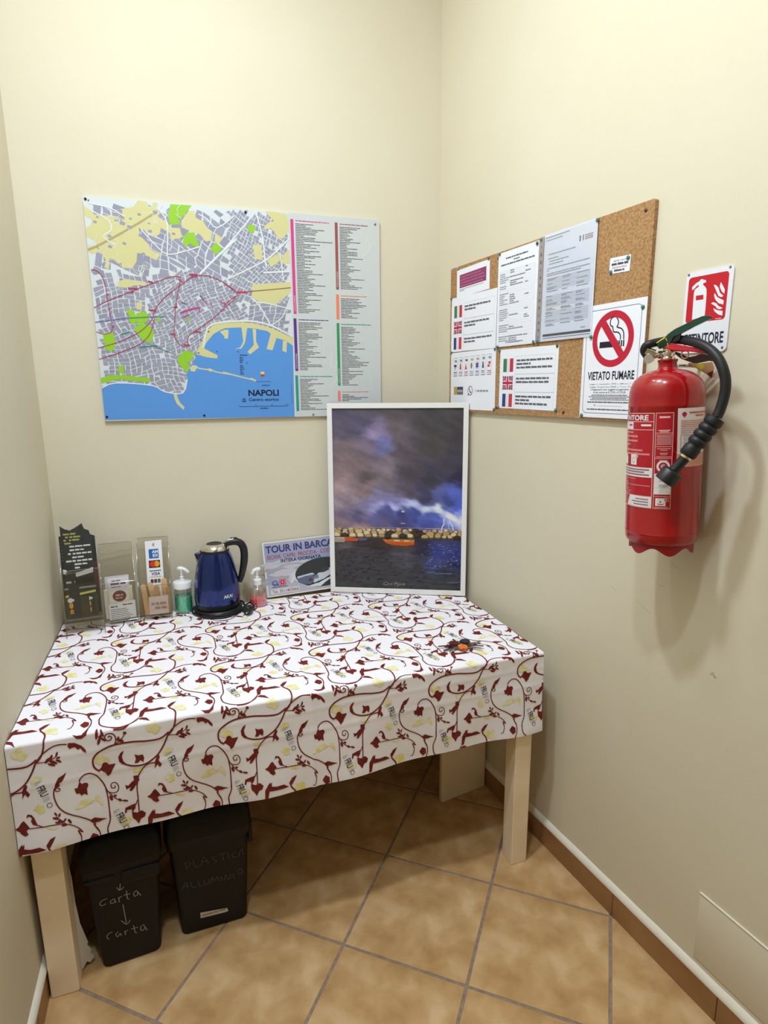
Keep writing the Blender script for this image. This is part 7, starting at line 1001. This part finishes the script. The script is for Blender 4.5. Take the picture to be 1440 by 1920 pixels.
key(-165, None, .002, mkd, .058); key(-148, None, .004, mky, .052); key(-40, None, .003, mky, .056); key(-28, None, .005, mkd, .06); key(5, None, .002, mky, .062); key(95, None, .002, mkd, .04); key(172, None, .0045, mkd, .062)

# ------------------------------------------------------------------ waste bins under the table
mbin = mat('black_bin_plastic', (17, 17, 17), .5, spec=.3, bump=(350, .15, .0006)); mlid = mat('black_lid_plastic', (7, 7, 7), .45, spec=.25)
chalk = print_mat('chalk', .9, spec=.05)
def bin_(label, ox, oy, yaw, w0, w1, dep, h_, strokes, sw, flat, CH_=(150, 150, 146)):
    t = thing('waste_bin', label, 'bin', Matrix.Translation((ox, oy, 0))@Matrix.Rotation(yaw, 4, 'Z'), 'black waste bins under the table')
    gx = (w1-w0)/2
    def ringz(z, gr_, r_=.02):
        k = z/h_; return [(x, y, z) for x, y in rrect(-gx*k-gr_, w0+gx*k+gr_, -gr_-.012*k, dep+.02*k+gr_, r_)]
    def loft(name, rings, m, cap0=True, cap1=True, parent=t, sm=40):
        bm = BM(); Rg = [[bm.verts.new(q) for q in r_] for r_ in rings]
        for A, B2 in zip(Rg, Rg[1:]):
            for k in range(len(A)): bm.faces.new((A[k], A[(k+1) % len(A)], B2[(k+1) % len(A)], B2[k]))
        if cap0: bm.faces.new(Rg[0][::-1])
        if cap1: bm.faces.new(Rg[-1])
        return obj(name, bm, m, parent, sm)
    loft('body', [ringz(0, -.004), ringz(.004, 0), ringz(h_*.5, 0), ringz(h_, 0)], mbin)
    rim = loft('rim', [ringz(h_-.028, .0005), ringz(h_-.028, .005), ringz(h_, .006), ringz(h_+.002, .003)], mbin)
    cxm = w0/2
    if not flat:
        bm = BM(); box(bm, cxm-.005, w0+gx*.9, -.022, -.008, h_-.062, h_-.026, .004, 2); obj('handle_latch', bm, mbin, t)
        bm = BM(); box(bm, -gx, cxm-.022, -.0205, -.008, h_-.036, h_-.028, .003, 2); obj('handle_ridge', bm, mbin, t)
    else:
        bm = BM(); box(bm, w0+gx-.002, w0+gx+.011, -.005, .05, h_-.07, h_, .004, 2); obj('handle_latch', bm, mbin, t)
    loft('lid', [ringz(h_+.002, .0075), ringz(h_+.012, .008), ringz(h_+.05, .004, .024), ringz(h_+.082, -.012, .03), ringz(h_+.092, -.035, .03)], mlid)
    p = Print(lambda x, y, z: (x, -.0135*y/h_-.0008-z, y)); rnd = random.Random(5)
    for s_ in strokes: p.stroke(s_, sw, CH_, 1, smooth=4 if len(s_) > 2 else 0)
    p.build('chalk_lettering', chalk, t)
    return t
bin_('smaller black waste bin chalked carta, beside the left table leg', -1.3414, -.8001, .0836, .1534, .190, .235, .330, BINS['a'], .0024, False)
t = bin_('wider black waste bin chalked plastica and alluminio, right of the other bin', -1.1322, -.7624, .0325, .1906, .226, .26, .330, BINS['b'], .0013, True, (104, 104, 100))
p = Print(lambda x, y, z: (x, -.0135*y/.33-.0008-z, y)); p.poly(BINS['st'], (206, 198, 186), 1); q = BINS['st']; rnd = random.Random(2)
p.words(q[0][0]+.004, q[1][0]-.004, (q[0][1]+q[2][1])/2-.004, .006, (150, 138, 130), rnd, 2); p.build('paper_sticker', print_mat('sticker_ink', .6), t)
